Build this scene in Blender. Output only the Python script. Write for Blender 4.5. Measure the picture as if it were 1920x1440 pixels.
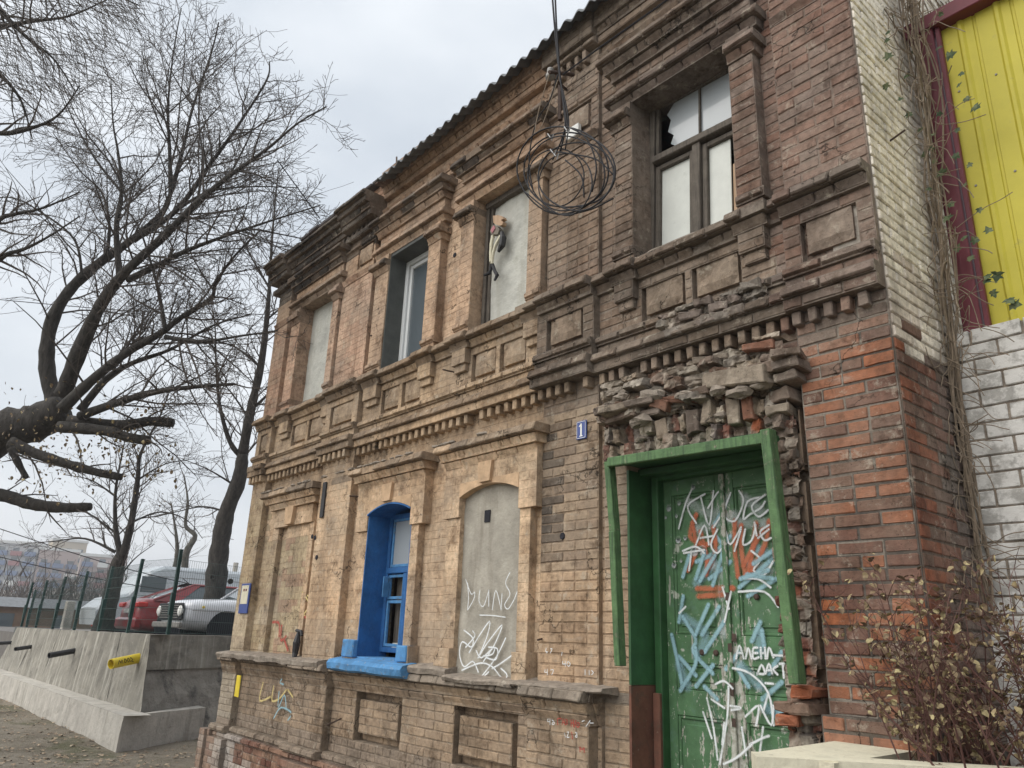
import bpy, math, random
from math import sin, cos, pi, radians
from mathutils import Vector, Matrix, noise as mnoise
random.seed(7)
for o in list(bpy.data.objects): bpy.data.objects.remove(o)
S = bpy.context.scene
# ---------------- camera ----------------
CAM = Vector((0.0, -4.27, 1.6))
F = 1442.0
yaw, pitch, roll = radians(-49.9186), radians(18.289), radians(2.1381)
FW = Vector((sin(yaw)*cos(pitch), cos(yaw)*cos(pitch), sin(pitch)))
R0 = Vector((cos(yaw), -sin(yaw), 0)); U0 = R0.cross(FW)
RT = R0*cos(roll)+U0*sin(roll); UP = -R0*sin(roll)+U0*cos(roll)
cd = bpy.data.cameras.new('camera'); cam = bpy.data.objects.new('camera', cd)
S.collection.objects.link(cam); S.camera = cam
cd.sensor_width = 36; cd.lens = F/1920*36; cd.clip_end = 3000; cd.clip_start = 0.05
m3 = Matrix((RT, UP, -FW)).transposed()
cam.matrix_world = Matrix.Translation(CAM) @ m3.to_4x4()
# ---------------- world, sun, exposure ----------------
w = bpy.data.worlds.new('World'); S.world = w; w.use_nodes = True
nt = w.node_tree; nt.nodes.clear()
def wn(t, **k):
    n = nt.nodes.new(t)
    for a, b in k.items(): setattr(n, a, b)
    return n
SUN_EL, SUN_AZ = radians(44), radians(196)    # azimuth measured clockwise from +Y: from the front left
sky = wn('ShaderNodeTexSky', sky_type='NISHITA', sun_disc=False, sun_elevation=SUN_EL, sun_rotation=SUN_AZ)
sky.air_density = 1.5; sky.dust_density = 4
tc = wn('ShaderNodeTexCoord')
mp = wn('ShaderNodeMapping'); mp.inputs['Scale'].default_value = (1.2, 1.2, 2.6)
n1 = wn('ShaderNodeTexNoise'); n1.inputs['Scale'].default_value = 1.7; n1.inputs['Detail'].default_value = 7; n1.inputs['Roughness'].default_value = .5
rp = wn('ShaderNodeValToRGB')
rp.color_ramp.elements[0].position = .34; rp.color_ramp.elements[0].color = (.55, .60, .66, 1)
rp.color_ramp.elements[1].position = .66; rp.color_ramp.elements[1].color = (.84, .87, .90, 1)
sc = wn('ShaderNodeVectorMath', operation='SCALE'); sc.inputs['Scale'].default_value = 5.9
mx = wn('ShaderNodeMix', data_type='RGBA'); mx.inputs[0].default_value = .93
bg = wn('ShaderNodeBackground'); bg.inputs['Strength'].default_value = .1
wo = wn('ShaderNodeOutputWorld')
L = nt.links.new
L(tc.outputs['Generated'], mp.inputs['Vector']); L(mp.outputs[0], n1.inputs['Vector']); L(n1.outputs['Fac'], rp.inputs[0])
L(rp.outputs[0], sc.inputs[0]); L(sky.outputs[0], mx.inputs[6]); L(sc.outputs[0], mx.inputs[7])
L(mx.outputs[2], bg.inputs['Color']); L(bg.outputs[0], wo.inputs[0])
sd = bpy.data.lights.new('sun', 'SUN'); sd.energy = 1.5; sd.angle = radians(75); sd.color = (1, .96, .9)
so = bpy.data.objects.new('sun', sd); S.collection.objects.link(so)
sdir = Vector((sin(SUN_AZ)*cos(SUN_EL), cos(SUN_AZ)*cos(SUN_EL), sin(SUN_EL)))
so.rotation_euler = (-sdir).to_track_quat('-Z', 'Y').to_euler()
S.view_settings.view_transform = 'Standard'; S.view_settings.look = 'None'
S.view_settings.exposure = 1.08; S.view_settings.gamma = 1; S.view_settings.use_curve_mapping = False
S.render.engine = 'CYCLES'

# ---------------- helpers ----------------
def ray(px, py): return RT*(px-960) - UP*(py-720) + FW*F
def at(px, py, y=0.0):                 # a measured point on the plane y of the facade
    r = ray(px, py); return CAM + r*((y-CAM.y)/r.y)
def atd(px, py, d): return CAM + ray(px, py)*(d/F)     # a measured point d metres away
def hash2(i, j, s=0):
    h = (i*374761393 + j*668265263 + s*974711) & 0xffffffff
    h = ((h ^ (h >> 13))*1274126177) & 0xffffffff
    return ((h ^ (h >> 16)) & 0xffff)/65535
def vn(x, z, s=0):
    i, j = math.floor(x), math.floor(z); fx, fz = x-i, z-j
    fx = fx*fx*(3-2*fx); fz = fz*fz*(3-2*fz)
    a = hash2(i, j, s)*(1-fx)+hash2(i+1, j, s)*fx; b = hash2(i, j+1, s)*(1-fx)+hash2(i+1, j+1, s)*fx
    return a*(1-fz)+b*fz
def sm(a, b, x):
    t = max(0, min(1, (x-a)/(b-a))); return t*t*(3-2*t)
def mixc(a, b, t): return tuple(a[i]*(1-t)+b[i]*t for i in range(3))
COL = S.collection
class MB:
    """collects polygons, builds ONE mesh object"""
    def __init__(s): s.v = []; s.f = []; s.c = []; s.hascol = False
    def add(s, vs, fs, col=None):
        b = len(s.v); s.v += [tuple(p) for p in vs]; s.f += [tuple(i+b for i in f) for f in fs]
        if col is not None: s.hascol = True
        s.c += [(*(col or (1, 1, 1)), 1)]*len(vs)
    def box(s, a, b, col=None, jit=0, M=None):
        x0, y0, z0 = a; x1, y1, z1 = b
        vs = [Vector(p) for p in ((x0,y0,z0),(x1,y0,z0),(x1,y1,z0),(x0,y1,z0),(x0,y0,z1),(x1,y0,z1),(x1,y1,z1),(x0,y1,z1))]
        if jit: vs = [p+Vector((random.uniform(-jit,jit) for _ in range(3))) for p in vs]
        if M is not None: vs = [M@p for p in vs]
        s.add(vs, [(0,3,2,1),(4,5,6,7),(0,1,5,4),(1,2,6,5),(2,3,7,6),(3,0,4,7)], col)
    def bevbox(s, a, b, c=.005, col=None, M=None, jit=0):
        x0,y0,z0 = a; x1,y1,z1 = b; vs = []; 
        for (dx,dy,dz) in ((1,0,0),(0,1,0),(0,0,1)):
            pass
        cx,cy,cz = (x0+x1)/2,(y0+y1)/2,(z0+z1)/2; hx,hy,hz=(x1-x0)/2,(y1-y0)/2,(z1-z0)/2
        c = min(c,hx*.9,hy*.9,hz*.9); idx = {}
        for sx in (-1,1):
            for sy in (-1,1):
                for sz in (-1,1):
                    for k in range(3):
                        p = [cx+sx*(hx-(0 if k==0 else c)), cy+sy*(hy-(0 if k==1 else c)), cz+sz*(hz-(0 if k==2 else c))]
                        p = [q+random.uniform(-jit,jit) for q in p] if jit else p
                        idx[sx,sy,sz,k] = len(vs); vs.append(Vector(p))
        fs = []
        for sx in (-1,1): fs.append([idx[sx,a_,b_,0] for a_,b_ in ((-1,-1),(1,-1),(1,1),(-1,1))][::sx])
        for sy in (-1,1): fs.append([idx[a_,sy,b_,1] for a_,b_ in ((-1,-1),(1,-1),(1,1),(-1,1))][::-sy])
        for sz in (-1,1): fs.append([idx[a_,b_,sz,2] for a_,b_ in ((-1,-1),(1,-1),(1,1),(-1,1))][::sz])
        for sx in (-1,1):
            for sy in (-1,1): fs.append([idx[sx,sy,-1,0],idx[sx,sy,1,0],idx[sx,sy,1,1],idx[sx,sy,-1,1]][::-sx*sy])
            for sz in (-1,1): fs.append([idx[sx,-1,sz,0],idx[sx,1,sz,0],idx[sx,1,sz,2],idx[sx,-1,sz,2]][::sx*sz])
        for sy in (-1,1):
            for sz in (-1,1): fs.append([idx[-1,sy,sz,1],idx[1,sy,sz,1],idx[1,sy,sz,2],idx[-1,sy,sz,2]][::-sy*sz])
        for sx in (-1,1):
            for sy in (-1,1):
                for sz in (-1,1): fs.append([idx[sx,sy,sz,0],idx[sx,sy,sz,1],idx[sx,sy,sz,2]][::sx*sy*sz])
        if M is not None: vs = [M@p for p in vs]
        s.add(vs, fs, col)
    def tube(s, pts, rad, n=5, col=None, cap=True):
        pts = [Vector(p) for p in pts]; k = len(pts)
        if not hasattr(rad, '__len__'): rad = [rad]*k
        vs = []; prev = None
        for i, p in enumerate(pts):
            d = (pts[min(i+1,k-1)]-pts[max(i-1,0)])
            d = d.normalized() if d.length > 1e-9 else Vector((0,0,1))
            if prev is None: a = d.cross(Vector((0,0,1))) if abs(d.z) < .95 else d.cross(Vector((1,0,0)))
            else: a = prev - d*prev.dot(d)
            if a.length < 1e-6: a = d.orthogonal()
            a.normalize(); prev = a; b = d.cross(a)
            for j in range(n):
                t = 2*pi*j/n; vs.append(p+(a*cos(t)+b*sin(t))*rad[i])
        fs = [(i*n+j, i*n+(j+1)%n, (i+1)*n+(j+1)%n, (i+1)*n+j) for i in range(k-1) for j in range(n)]
        if cap: fs += [tuple(range(n))[::-1], tuple((k-1)*n+j for j in range(n))]
        s.add(vs, fs, col)
    def lathe(s, c, ax, prof, n=16, col=None):       # prof [(dist along axis, radius)]
        ax = Vector(ax).normalized(); a = ax.orthogonal().normalized(); b = ax.cross(a); c = Vector(c); vs = []
        for h, r in prof:
            for j in range(n): t = 2*pi*j/n; vs.append(c+ax*h+(a*cos(t)+b*sin(t))*r)
        k = len(prof)
        fs = [(i*n+j, i*n+(j+1)%n, (i+1)*n+(j+1)%n, (i+1)*n+j) for i in range(k-1) for j in range(n)]
        fs += [tuple(range(n))[::-1], tuple((k-1)*n+j for j in range(n))]
        s.add(vs, fs, col)
    def prism(s, poly, d, col=None):                 # poly of 3D points, extruded by vector d
        n = len(poly); P = [Vector(p) for p in poly]; d = Vector(d)
        s.add(P+[p+d for p in P], [tuple(range(n)), tuple(range(2*n-1, n-1, -1))]+[(i, i+n, (i+1)%n+n, (i+1)%n) for i in range(n)], col)
    def ribbon(s, pts, wd, up, off=0.0, col=None, ends=True):       # flat stroke on a plane with normal up; soft edge in 'col'
        up = Vector(up); P = [Vector(p)+up*off for p in pts]; wd = wd*1.6; n = len(P); W, B = (1, 1, 1), (0, 0, 0)
        for i in range(n-1):
            d0 = (P[min(i+1, n-1)]-P[max(i-1, 0)]); d1 = (P[min(i+2, n-1)]-P[i])
            if d0.length < 1e-6 or d1.length < 1e-6: continue
            a = d0.normalized().cross(up)*wd/2; b = d1.normalized().cross(up)*wd/2; k = len(s.v)
            s.add([P[i]-a, P[i], P[i]+a, P[i+1]-b, P[i+1], P[i+1]+b], [(0,3,4,1), (1,4,5,2)])
            s.hascol = True
            for q in (0, 2, 3, 5): s.c[k+q] = (0, 0, 0, 1)
        for p in (P[0], P[-1]):
            a = up.orthogonal().normalized(); b = up.cross(a); k = len(s.v)
            s.add([p+up*.0003]+[p+up*.0003+(a*cos(t*pi/4)+b*sin(t*pi/4))*wd/2 for t in range(8)], [(0, q+1, (q+1)%8+1) for q in range(8)])
            for q in range(8): s.c[k+1+q] = (0, 0, 0, 1)
    def mesh(s, name, mat=None, smooth=False):
        me = bpy.data.meshes.new(name); me.from_pydata(s.v, [], s.f)
        if s.hascol:
            at_ = me.color_attributes.new('col', 'FLOAT_COLOR', 'POINT')
            at_.data.foreach_set('color', [x for c in s.c for x in c])
        if mat: me.materials.append(mat)
        if smooth: me.polygons.foreach_set('use_smooth', [True]*len(me.polygons))
        me.update(); return me
    def build(s, name, mat=None, parent=None, smooth=False, label=None):
        o = bpy.data.objects.new(name, s.mesh(name, mat, smooth)); COL.objects.link(o)
        if parent: o.parent = parent; o.matrix_parent_inverse = parent.matrix_world.inverted()
        if label: o['label'] = label
        return o
def empty(name, loc, label, cat, group=None):
    group = group or {'tree': 'bare trees', 'apartment_block': 'apartment blocks on the horizon'}.get(cat if cat == 'tree' else name)
    o = bpy.data.objects.new(name, None); COL.objects.link(o); o.location = loc
    o.matrix_world = Matrix.Translation(Vector(loc)); o.empty_display_size = .2
    return tag(o, label, cat, group)
def tag(o, label=None, cat=None, group=None, kind=None):
    if label: o['label'] = label
    if cat: o['category'] = cat
    if group: o['group'] = group
    if kind: o['kind'] = kind
    return o
def link(name, me, parent, M=Matrix()):
    o = bpy.data.objects.new(name, me); COL.objects.link(o); o.parent = parent
    o.matrix_parent_inverse = parent.matrix_world.inverted(); o.matrix_basis = M; return o
def fan(pts, k=6):                                 # smooth a polyline (Catmull-Rom)
    P = [Vector(p) for p in pts]; out = []
    for i in range(len(P)-1):
        a, b, c, d = P[max(i-1,0)], P[i], P[i+1], P[min(i+2,len(P)-1)]
        for j in range(k):
            t = j/k; out.append(.5*((2*b)+(c-a)*t+(2*a-5*b+4*c-d)*t*t+(3*b-a-3*c+d)*t**3))
    out.append(P[-1]); return out

# ---------------- materials ----------------
def newmat(name):
    m = bpy.data.materials.new(name); m.use_nodes = True; t = m.node_tree; b = t.nodes['Principled BSDF']; return m, t, b
def N(t, ty, **k):
    n = t.nodes.new(ty)
    for a, v in k.items():
        if a.startswith('i_'): n.inputs[a[2:]].default_value = v
        else: setattr(n, a, v)
    return n
def noise_(t, scale, detail=4, rough=.55, vec=None):
    n = N(t, 'ShaderNodeTexNoise'); n.inputs['Scale'].default_value = scale; n.inputs['Detail'].default_value = detail; n.inputs['Roughness'].default_value = rough
    if vec: t.links.new(vec, n.inputs['Vector'])
    return n.outputs['Fac']
def ramp(t, fac, stops):
    r = N(t, 'ShaderNodeValToRGB'); t.links.new(fac, r.inputs[0]); e = r.color_ramp.elements
    while len(e) > 1: e.remove(e[0])
    e[0].position = stops[0][0]; e[0].color = (*stops[0][1], 1) if hasattr(stops[0][1], '__len__') else (stops[0][1],)*3+(1,)
    for p, c in stops[1:]:
        q = e.new(p); q.color = (*c, 1) if hasattr(c, '__len__') else (c, c, c, 1)
    return r.outputs[0]
def mixn(t, fac, a, b, mode='MIX'):
    n = N(t, 'ShaderNodeMix', data_type='RGBA', blend_type=mode)
    for v, i in ((fac, 0), (a, 6), (b, 7)):
        if isinstance(v, (int, float)): n.inputs[i].default_value = v if i == 0 else (v, v, v, 1)
        elif isinstance(v, tuple): n.inputs[i].default_value = (*v, 1)
        else: t.links.new(v, n.inputs[i])
    return n.outputs[2]
def bump(t, b, hs, dist=.01, strength=1):
    prev = None
    for h, s_, d_ in hs:
        n = N(t, 'ShaderNodeBump'); n.inputs['Strength'].default_value = s_; n.inputs['Distance'].default_value = d_
        t.links.new(h, n.inputs['Height'])
        if prev: t.links.new(prev, n.inputs['Normal'])
        prev = n.outputs[0]
    t.links.new(prev, b.inputs['Normal'])
def pos(t): return N(t, 'ShaderNodeNewGeometry').outputs['Position']
def cracks(t, P, sc=1.7):
    nz = N(t, 'ShaderNodeTexNoise'); nz.inputs['Scale'].default_value = 7; nz.inputs['Detail'].default_value = 5; t.links.new(P, nz.inputs['Vector'])
    ad = N(t, 'ShaderNodeVectorMath', operation='MULTIPLY_ADD'); t.links.new(nz.outputs['Color'], ad.inputs[0]); ad.inputs[1].default_value = (.35,)*3; t.links.new(P, ad.inputs[2])
    v = N(t, 'ShaderNodeTexVoronoi', feature='DISTANCE_TO_EDGE'); v.inputs['Scale'].default_value = sc; t.links.new(ad.outputs[0], v.inputs['Vector'])
    line = ramp(t, v.outputs['Distance'], [(.004, .28), (.012, 1)])
    return mixn(t, ramp(t, noise_(t, 1.9, 3, .5, P), [(.50, 0), (.58, 1)]), (1.0, 1.0, 1.0), line)
def brick_mat(name, src, lime=.5, dirt=True):
    m, t, b = newmat(name); P = pos(t)
    if src == 'attr': c = N(t, 'ShaderNodeAttribute', attribute_name='col').outputs['Color']
    else: c = N(t, 'ShaderNodeObjectInfo').outputs['Color']
    a = ramp(t, noise_(t, 22, 6, .65, P), [(.25, .62), (.5, 1.0), (.75, 1.35)])
    c = mixn(t, 1, c, a, 'MULTIPLY')
    a2 = ramp(t, noise_(t, 3.1, 5, .6, P), [(.3, .66), (.5, 1.0), (.7, 1.2)])
    c = mixn(t, 1, c, a2, 'MULTIPLY')
    mps = N(t, 'ShaderNodeMapping'); mps.inputs['Scale'].default_value = (5, 5, .7); t.links.new(P, mps.inputs['Vector'])
    c = mixn(t, ramp(t, noise_(t, 1, 6, .65, mps.outputs[0]), [(.50, 0), (.72, .8)]), c, mixn(t, 1, c, (.50, .46, .43), 'MULTIPLY'))
    c0 = c; c = mixn(t, ramp(t, noise_(t, .9, 5, .6, P), [(.45, 0), (.7, .5)]), c, (.30, .25, .20))
    soot = ramp(t, noise_(t, 5.3, 7, .72, P), [(.53, 0), (.66, .8)])
    c = mixn(t, soot, c, mixn(t, 1, c, (.42, .38, .35), 'MULTIPLY'))
    if not dirt: c = mixn(t, ramp(t, noise_(t, 8, 7, .75, P), [(.62, 0), (.72, .7)]), c0, (.30, .26, .21))
    li = ramp(t, noise_(t, 9.5, 8, .75, P), [(.565, 0), (.66, lime)])
    c = mixn(t, li, c, (.46, .41, .33))
    mpl = N(t, 'ShaderNodeMapping'); mpl.inputs['Scale'].default_value = (3, 3, 14); mpl.inputs['Location'].default_value = (7, 3, 1); t.links.new(P, mpl.inputs['Vector'])
    c = mixn(t, ramp(t, noise_(t, 1, 8, .75, mpl.outputs[0]), [(.60, 0), (.69, lime*.9)]), c, (.38, .34, .29))
    c = mixn(t, ramp(t, noise_(t, 2.6, 8, .8, mpl.outputs[0]), [(.58, 0), (.70, .75)]), c, mixn(t, 1, c, (.36, .32, .30), 'MULTIPLY'))
    pit = ramp(t, noise_(t, 75, 3, .6, P), [(.28, .35), (.36, 1)])
    c = mixn(t, 1, c, pit, 'MULTIPLY')
    c = mixn(t, 1, c, cracks(t, P), 'MULTIPLY')
    t.links.new(c, b.inputs['Base Color']); b.inputs['Roughness'].default_value = .93
    b.inputs['Specular IOR Level'].default_value = .2
    bump(t, b, [(noise_(t, 30, 6, .7, P), .8, .008), (noise_(t, 140, 4, .7, P), .8, .003)])
    return m
M_BA = brick_mat('weathered_brick', 'attr'); M_BO = brick_mat('weathered_brick_piece', 'obj'); M_SA = brick_mat('whitewashed_brick', 'attr', .2, False); M_SO = brick_mat('whitewashed_brick_piece', 'obj', .2, False)
def plain(name, col, rough=.8, var=.25, scale=8, bmp=.3, bscale=40, metal=0, stain=None, bd=.005, streak=None):
    m, t, b = newmat(name); P = pos(t)
    a = ramp(t, noise_(t, scale, 6, .65, P), [(.25, 1-var), (.5, 1), (.75, 1+var)])
    c = mixn(t, 1, tuple(col), a, 'MULTIPLY')
    if stain:
        for sc_, lo, hi, sc_col in stain:
            c = mixn(t, ramp(t, noise_(t, sc_, 8, .72, P), [(lo, 0), (hi, 1)]), c, sc_col)
    if streak:
        mpn = N(t, 'ShaderNodeMapping'); mpn.inputs['Scale'].default_value = streak[0]; t.links.new(P, mpn.inputs['Vector'])
        c = mixn(t, ramp(t, noise_(t, 1, 6, .6, mpn.outputs[0]), [(streak[1], 0), (streak[2], 1)]), c, streak[3])
    t.links.new(c, b.inputs['Base Color']); b.inputs['Roughness'].default_value = rough; b.inputs['Metallic'].default_value = metal
    if bmp: bump(t, b, [(noise_(t, bscale, 6, .65, P), bmp, bd)])
    return m
M = {}
M['plaster'] = plain('grey_plaster', (.34, .315, .265), .95, .3, 4, .8, 20, streak=((7, 7, 1), .52, .7, (.25, .225, .185)), stain=[(3, .55, .75, (.46, .44, .38)), (14, .66, .74, (.16, .145, .12))], bd=.012)
M['plaster_pale'] = plain('pale_plaster', (.45, .45, .41), .95, .3, 4, .9, 14, streak=((6, 6, .8), .52, .7, (.36, .35, .30)), stain=[(4, .55, .7, (.38, .38, .33)), (20, .68, .74, (.2, .19, .16))], bd=.014)
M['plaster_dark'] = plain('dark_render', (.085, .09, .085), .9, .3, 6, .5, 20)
M['tan'] = plain('tan_limewash', (.50, .345, .215), .95, .35, 7, .7, 24, stain=[(5, .58, .72, (.30, .22, .15)), (13, .66, .75, (.13, .10, .075)), (9, .68, .74, (.55, .47, .36))], bd=.01)
M['lump'] = plain('crumbling_mortar', (.25, .21, .17), .97, .4, 14, 1, 25, stain=[(8, .55, .66, (.42, .37, .30)), (6, .6, .7, (.10, .085, .07))], bd=.02)
M['blue'] = plain('blue_paint', (.018, .11, .30), .7, .4, 5, .9, 18, stain=[(17, .66, .72, (.16, .22, .3)), (5, .6, .75, (.02, .07, .17))], bd=.012)
M['blue_light'] = plain('worn_light_blue_paint', (.075, .23, .45), .85, .35, 8, 1, 16, stain=[(9, .56, .68, (.10, .15, .20)), (22, .60, .66, (.30, .30, .28))], bd=.012)
M['green'] = plain('dark_green_paint', (.03, .10, .035), .5, .35, 7, .4, 30, stain=[(28, .70, .74, (.42, .45, .38)), (11, .72, .75, (.3, .32, .27))])
M['green_door'] = plain('peeling_green_door_paint', (.065, .15, .065), .6, .4, 6, .6, 35, stain=[(9, .55, .72, (.09, .17, .12)), (6.5, .62, .65, (.40, .43, .36)), (28, .63, .66, (.5, .5, .44))],
    streak=((14, 14, 2.2), .64, .67, (.33, .33, .28)))
M['green_board'] = plain('weathered_green_board', (.08, .155, .06), .75, .4, 9, .9, 45, streak=((50, 50, 4), .48, .66, (.035, .075, .03)), stain=[(16, .60, .66, (.22, .19, .14)), (40, .66, .70, (.30, .32, .25))])
M['brown_paint'] = plain('red_brown_paint', (.15, .065, .042), .85, .4, 7, .8, 30, stain=[(9, .52, .66, (.10, .065, .045)), (25, .62, .7, (.26, .2, .15))])
M['wood'] = plain('old_grey_wood', (.115, .098, .08), .9, .35, 10, .8, 30, streak=((60, 60, 3), .5, .7, (.05, .042, .035)))
M['wood_beam'] = plain('weathered_beam', (.17, .15, .12), .9, .3, 10, .8, 30)
M['board'] = plain('whitish_panel', (.62, .64, .60), .8, .1, 5, .15, 20, stain=[(40, .70, .73, (.3, .3, .28)), (7, .6, .75, (.5, .52, .48))])
M['ply'] = plain('plywood', (.42, .29, .19), .85, .2, 4, .2, 40, streak=((30, 30, 3), .5, .7, (.33, .21, .13)))
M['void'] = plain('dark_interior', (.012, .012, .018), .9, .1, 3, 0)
M['pvc'] = plain('white_plastic_frame', (.72, .74, .74), .4, .06, 4, 0)
M['white'] = plain('white_paint', (.75, .75, .72), .7, .12, 9, .2, 40)
M['roof'] = plain('grey_fibre_cement', (.155, .165, .175), .9, .35, 5, .5, 30, stain=[(4, .55, .7, (.09, .09, .085)), (14, .64, .72, (.26, .26, .24))])
M['roof_dark'] = plain('dark_roof_edge', (.07, .06, .06), .85, .3, 8, .5, 30)
M['rust'] = plain('rusty_iron', (.07, .045, .035), .8, .4, 30, .4, 60, .2)
M['iron'] = plain('black_iron', (.02, .02, .022), .6, .3, 30, .2, 60)
M['cable'] = plain('black_cable', (.008, .008, .011), .75, .2, 30, 0)
M['tie'] = plain('white_wire_tie', (.3, .3, .3), .5, .1, 30, 0)
M['ceramic'] = plain('grey_ceramic', (.22, .21, .19), .4, .2, 20, .1)
M['signblue'] = plain('blue_enamel', (.03, .06, .24), .35, .12, 20, 0, stain=[(40, .7, .74, (.2, .2, .25))])
M['redmetal'] = plain('dark_red_painted_steel', (.13, .018, .03), .55, .25, 5, .15, 30, stain=[(12, .66, .76, (.07, .03, .03))])
M['yellow'] = plain('yellow_sheet_metal', (.52, .455, .045), .6, .16, 1.5, .15, 8, stain=[(6, .62, .72, (.38, .34, .08)), (30, .7, .74, (.2, .17, .08))], streak=((3, 3, .5), .52, .72, (.50, .44, .05)))
M['yellow_pipe'] = plain('yellow_pipe_paint', (.68, .52, .03), .5, .15, 8, .1, 30, stain=[(14, .68, .74, (.3, .22, .05))])
M['concrete'] = plain('old_concrete', (.25, .235, .20), .95, .35, 2.2, .6, 20, stain=[(1.6, .52, .66, (.15, .14, .12)), (9, .6, .7, (.36, .34, .29)), (5, .66, .72, (.09, .085, .075))],
    streak=((7, 7, .35), .52, .66, (.42, .40, .35)), bd=.015)
M['concrete_dark'] = plain('sooty_concrete', (.27, .25, .215), .95, .4, 2.5, 1, 12, stain=[(1.6, .53, .66, (.07, .065, .06)), (9, .58, .7, (.30, .285, .24))], bd=.04)
M['footing'] = plain('whitish_footing_concrete', (.44, .415, .37), .95, .3, 2.5, .7, 16, stain=[(7, .58, .7, (.25, .235, .20))], streak=((6, 6, .8), .55, .7, (.30, .28, .24)), bd=.02)
M['slab'] = plain('cream_painted_concrete', (.64, .60, .46), .9, .25, 5, .9, 20, stain=[(5, .52, .68, (.46, .42, .32)), (14, .62, .70, (.25, .23, .18)), (28, .69, .72, (.1, .1, .08))], bd=.008)
M['post_green'] = plain('dark_green_fence_paint', (.008, .045, .038), .45, .2, 20, 0)
M['glass'] = None
def wear(m, x, z):
    t = m.node_tree; b = t.nodes['Principled BSDF']; src = b.inputs['Base Color'].links[0].from_socket; P = pos(t)
    sep = N(t, 'ShaderNodeSeparateXYZ'); t.links.new(P, sep.inputs[0])
    dx = N(t, 'ShaderNodeMath', operation='SUBTRACT'); t.links.new(sep.outputs[0], dx.inputs[0]); dx.inputs[1].default_value = x
    ax = N(t, 'ShaderNodeMath', operation='ABSOLUTE'); t.links.new(dx.outputs[0], ax.inputs[0])
    mr = N(t, 'ShaderNodeMapRange'); t.links.new(ax.outputs[0], mr.inputs[0]); mr.inputs[1].default_value = .30; mr.inputs[2].default_value = .02; mr.inputs[3].default_value = 0; mr.inputs[4].default_value = .16
    mz = N(t, 'ShaderNodeMapRange'); t.links.new(sep.outputs[2], mz.inputs[0]); mz.inputs[1].default_value = 2.1; mz.inputs[2].default_value = .8; mz.inputs[3].default_value = 0; mz.inputs[4].default_value = .13
    mp_ = N(t, 'ShaderNodeMapping'); mp_.inputs['Scale'].default_value = (22, 22, 8); t.links.new(P, mp_.inputs['Vector'])
    a = N(t, 'ShaderNodeMath', operation='ADD'); t.links.new(mr.outputs[0], a.inputs[0]); t.links.new(mz.outputs[0], a.inputs[1])
    a2 = N(t, 'ShaderNodeMath', operation='ADD'); t.links.new(a.outputs[0], a2.inputs[0]); t.links.new(noise_(t, 1, 7, .7, mp_.outputs[0]), a2.inputs[1])
    c = mixn(t, ramp(t, a2.outputs[0], [(.70, 0), (.725, .9)]), src, ramp(t, noise_(t, 40, 4, .6, P), [(.35, (.30, .28, .23)), (.6, (.48, .47, .42))]))
    t.links.new(c, b.inputs['Base Color'])
wear(M['green_door'], -3.075, 1.0)
def glass(name, col, rough=.05, spec=.5):
    m, t, b = newmat(name); b.inputs['Base Color'].default_value = (*col, 1); b.inputs['Roughness'].default_value = rough
    b.inputs['Specular IOR Level'].default_value = spec; b.inputs['Coat Weight'].default_value = .6; b.inputs['Coat Roughness'].default_value = .03
    P = pos(t); bump(t, b, [(noise_(t, 2.2, 2, .4, P), .12, .02)])
    return m
M['glass'] = glass('window_glass', (.10, .12, .135)); M['glass_dusty'] = glass('dusty_window_glass', (.33, .36, .38), .25)
M['carglass'] = glass('car_glass', (.09, .11, .12))
def bark(name, c1, c2):
    m, t, b = newmat(name); P = pos(t)
    mpn = N(t, 'ShaderNodeMapping'); mpn.inputs['Scale'].default_value = (9, 9, 2.5); t.links.new(P, mpn.inputs['Vector'])
    c = ramp(t, noise_(t, 1.5, 7, .7, mpn.outputs[0]), [(.3, c1), (.7, c2)])
    t.links.new(c, b.inputs['Base Color']); b.inputs['Roughness'].default_value = .95
    bump(t, b, [(noise_(t, 3.2, 7, .75, mpn.outputs[0]), 1, .04)]); return m
M['bark'] = bark('dark_bark', (.022, .020, .018), (.10, .09, .08)); M['bark_grey'] = bark('grey_bark', (.06, .057, .048), (.20, .185, .155))
M['twig'] = plain('twig_bark', (.10, .085, .075), .95, .3, 3, 0)
M['stem'] = plain('dry_vine_stem', (.23, .18, .13), .95, .4, 14, .3, 50)
M['redstem'] = plain('red_brown_twig', (.10, .045, .035), .8, .35, 9, 0)
def leafmat(name, c1, c2, c3):
    m, t, b = newmat(name)
    P = pos(t)
    a = N(t, 'ShaderNodeObjectInfo').outputs['Random']
    n = N(t, 'ShaderNodeMath', operation='ADD'); t.links.new(a, n.inputs[0])
    n2 = N(t, 'ShaderNodeTexWhiteNoise'); v = N(t, 'ShaderNodeVectorMath', operation='SNAP'); v.inputs[1].default_value = (.03, .03, .03)
    t.links.new(P, v.inputs[0]); t.links.new(v.outputs[0], n2.inputs['Vector']); t.links.new(n2.outputs[0], n.inputs[1])
    fr = N(t, 'ShaderNodeMath', operation='FRACT'); t.links.new(n.outputs[0], fr.inputs[0])
    c = ramp(t, fr.outputs[0], [(0, c1), (.5, c2), (1, c3)])
    t.links.new(c, b.inputs['Base Color']); b.inputs['Roughness'].default_value = .7; return m
M['ivy'] = leafmat('ivy_leaf', (.035, .06, .025), (.07, .10, .04), (.13, .15, .07))
M['dryleaf'] = leafmat('dry_leaf', (.08, .05, .03), (.19, .13, .07), (.38, .32, .16))
M['deadleaf'] = leafmat('fallen_leaf', (.16, .10, .06), (.30, .22, .14), (.40, .32, .22))
M['grass'] = leafmat('grass_blade', (.06, .08, .03), (.12, .13, .05), (.22, .19, .10))

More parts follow.
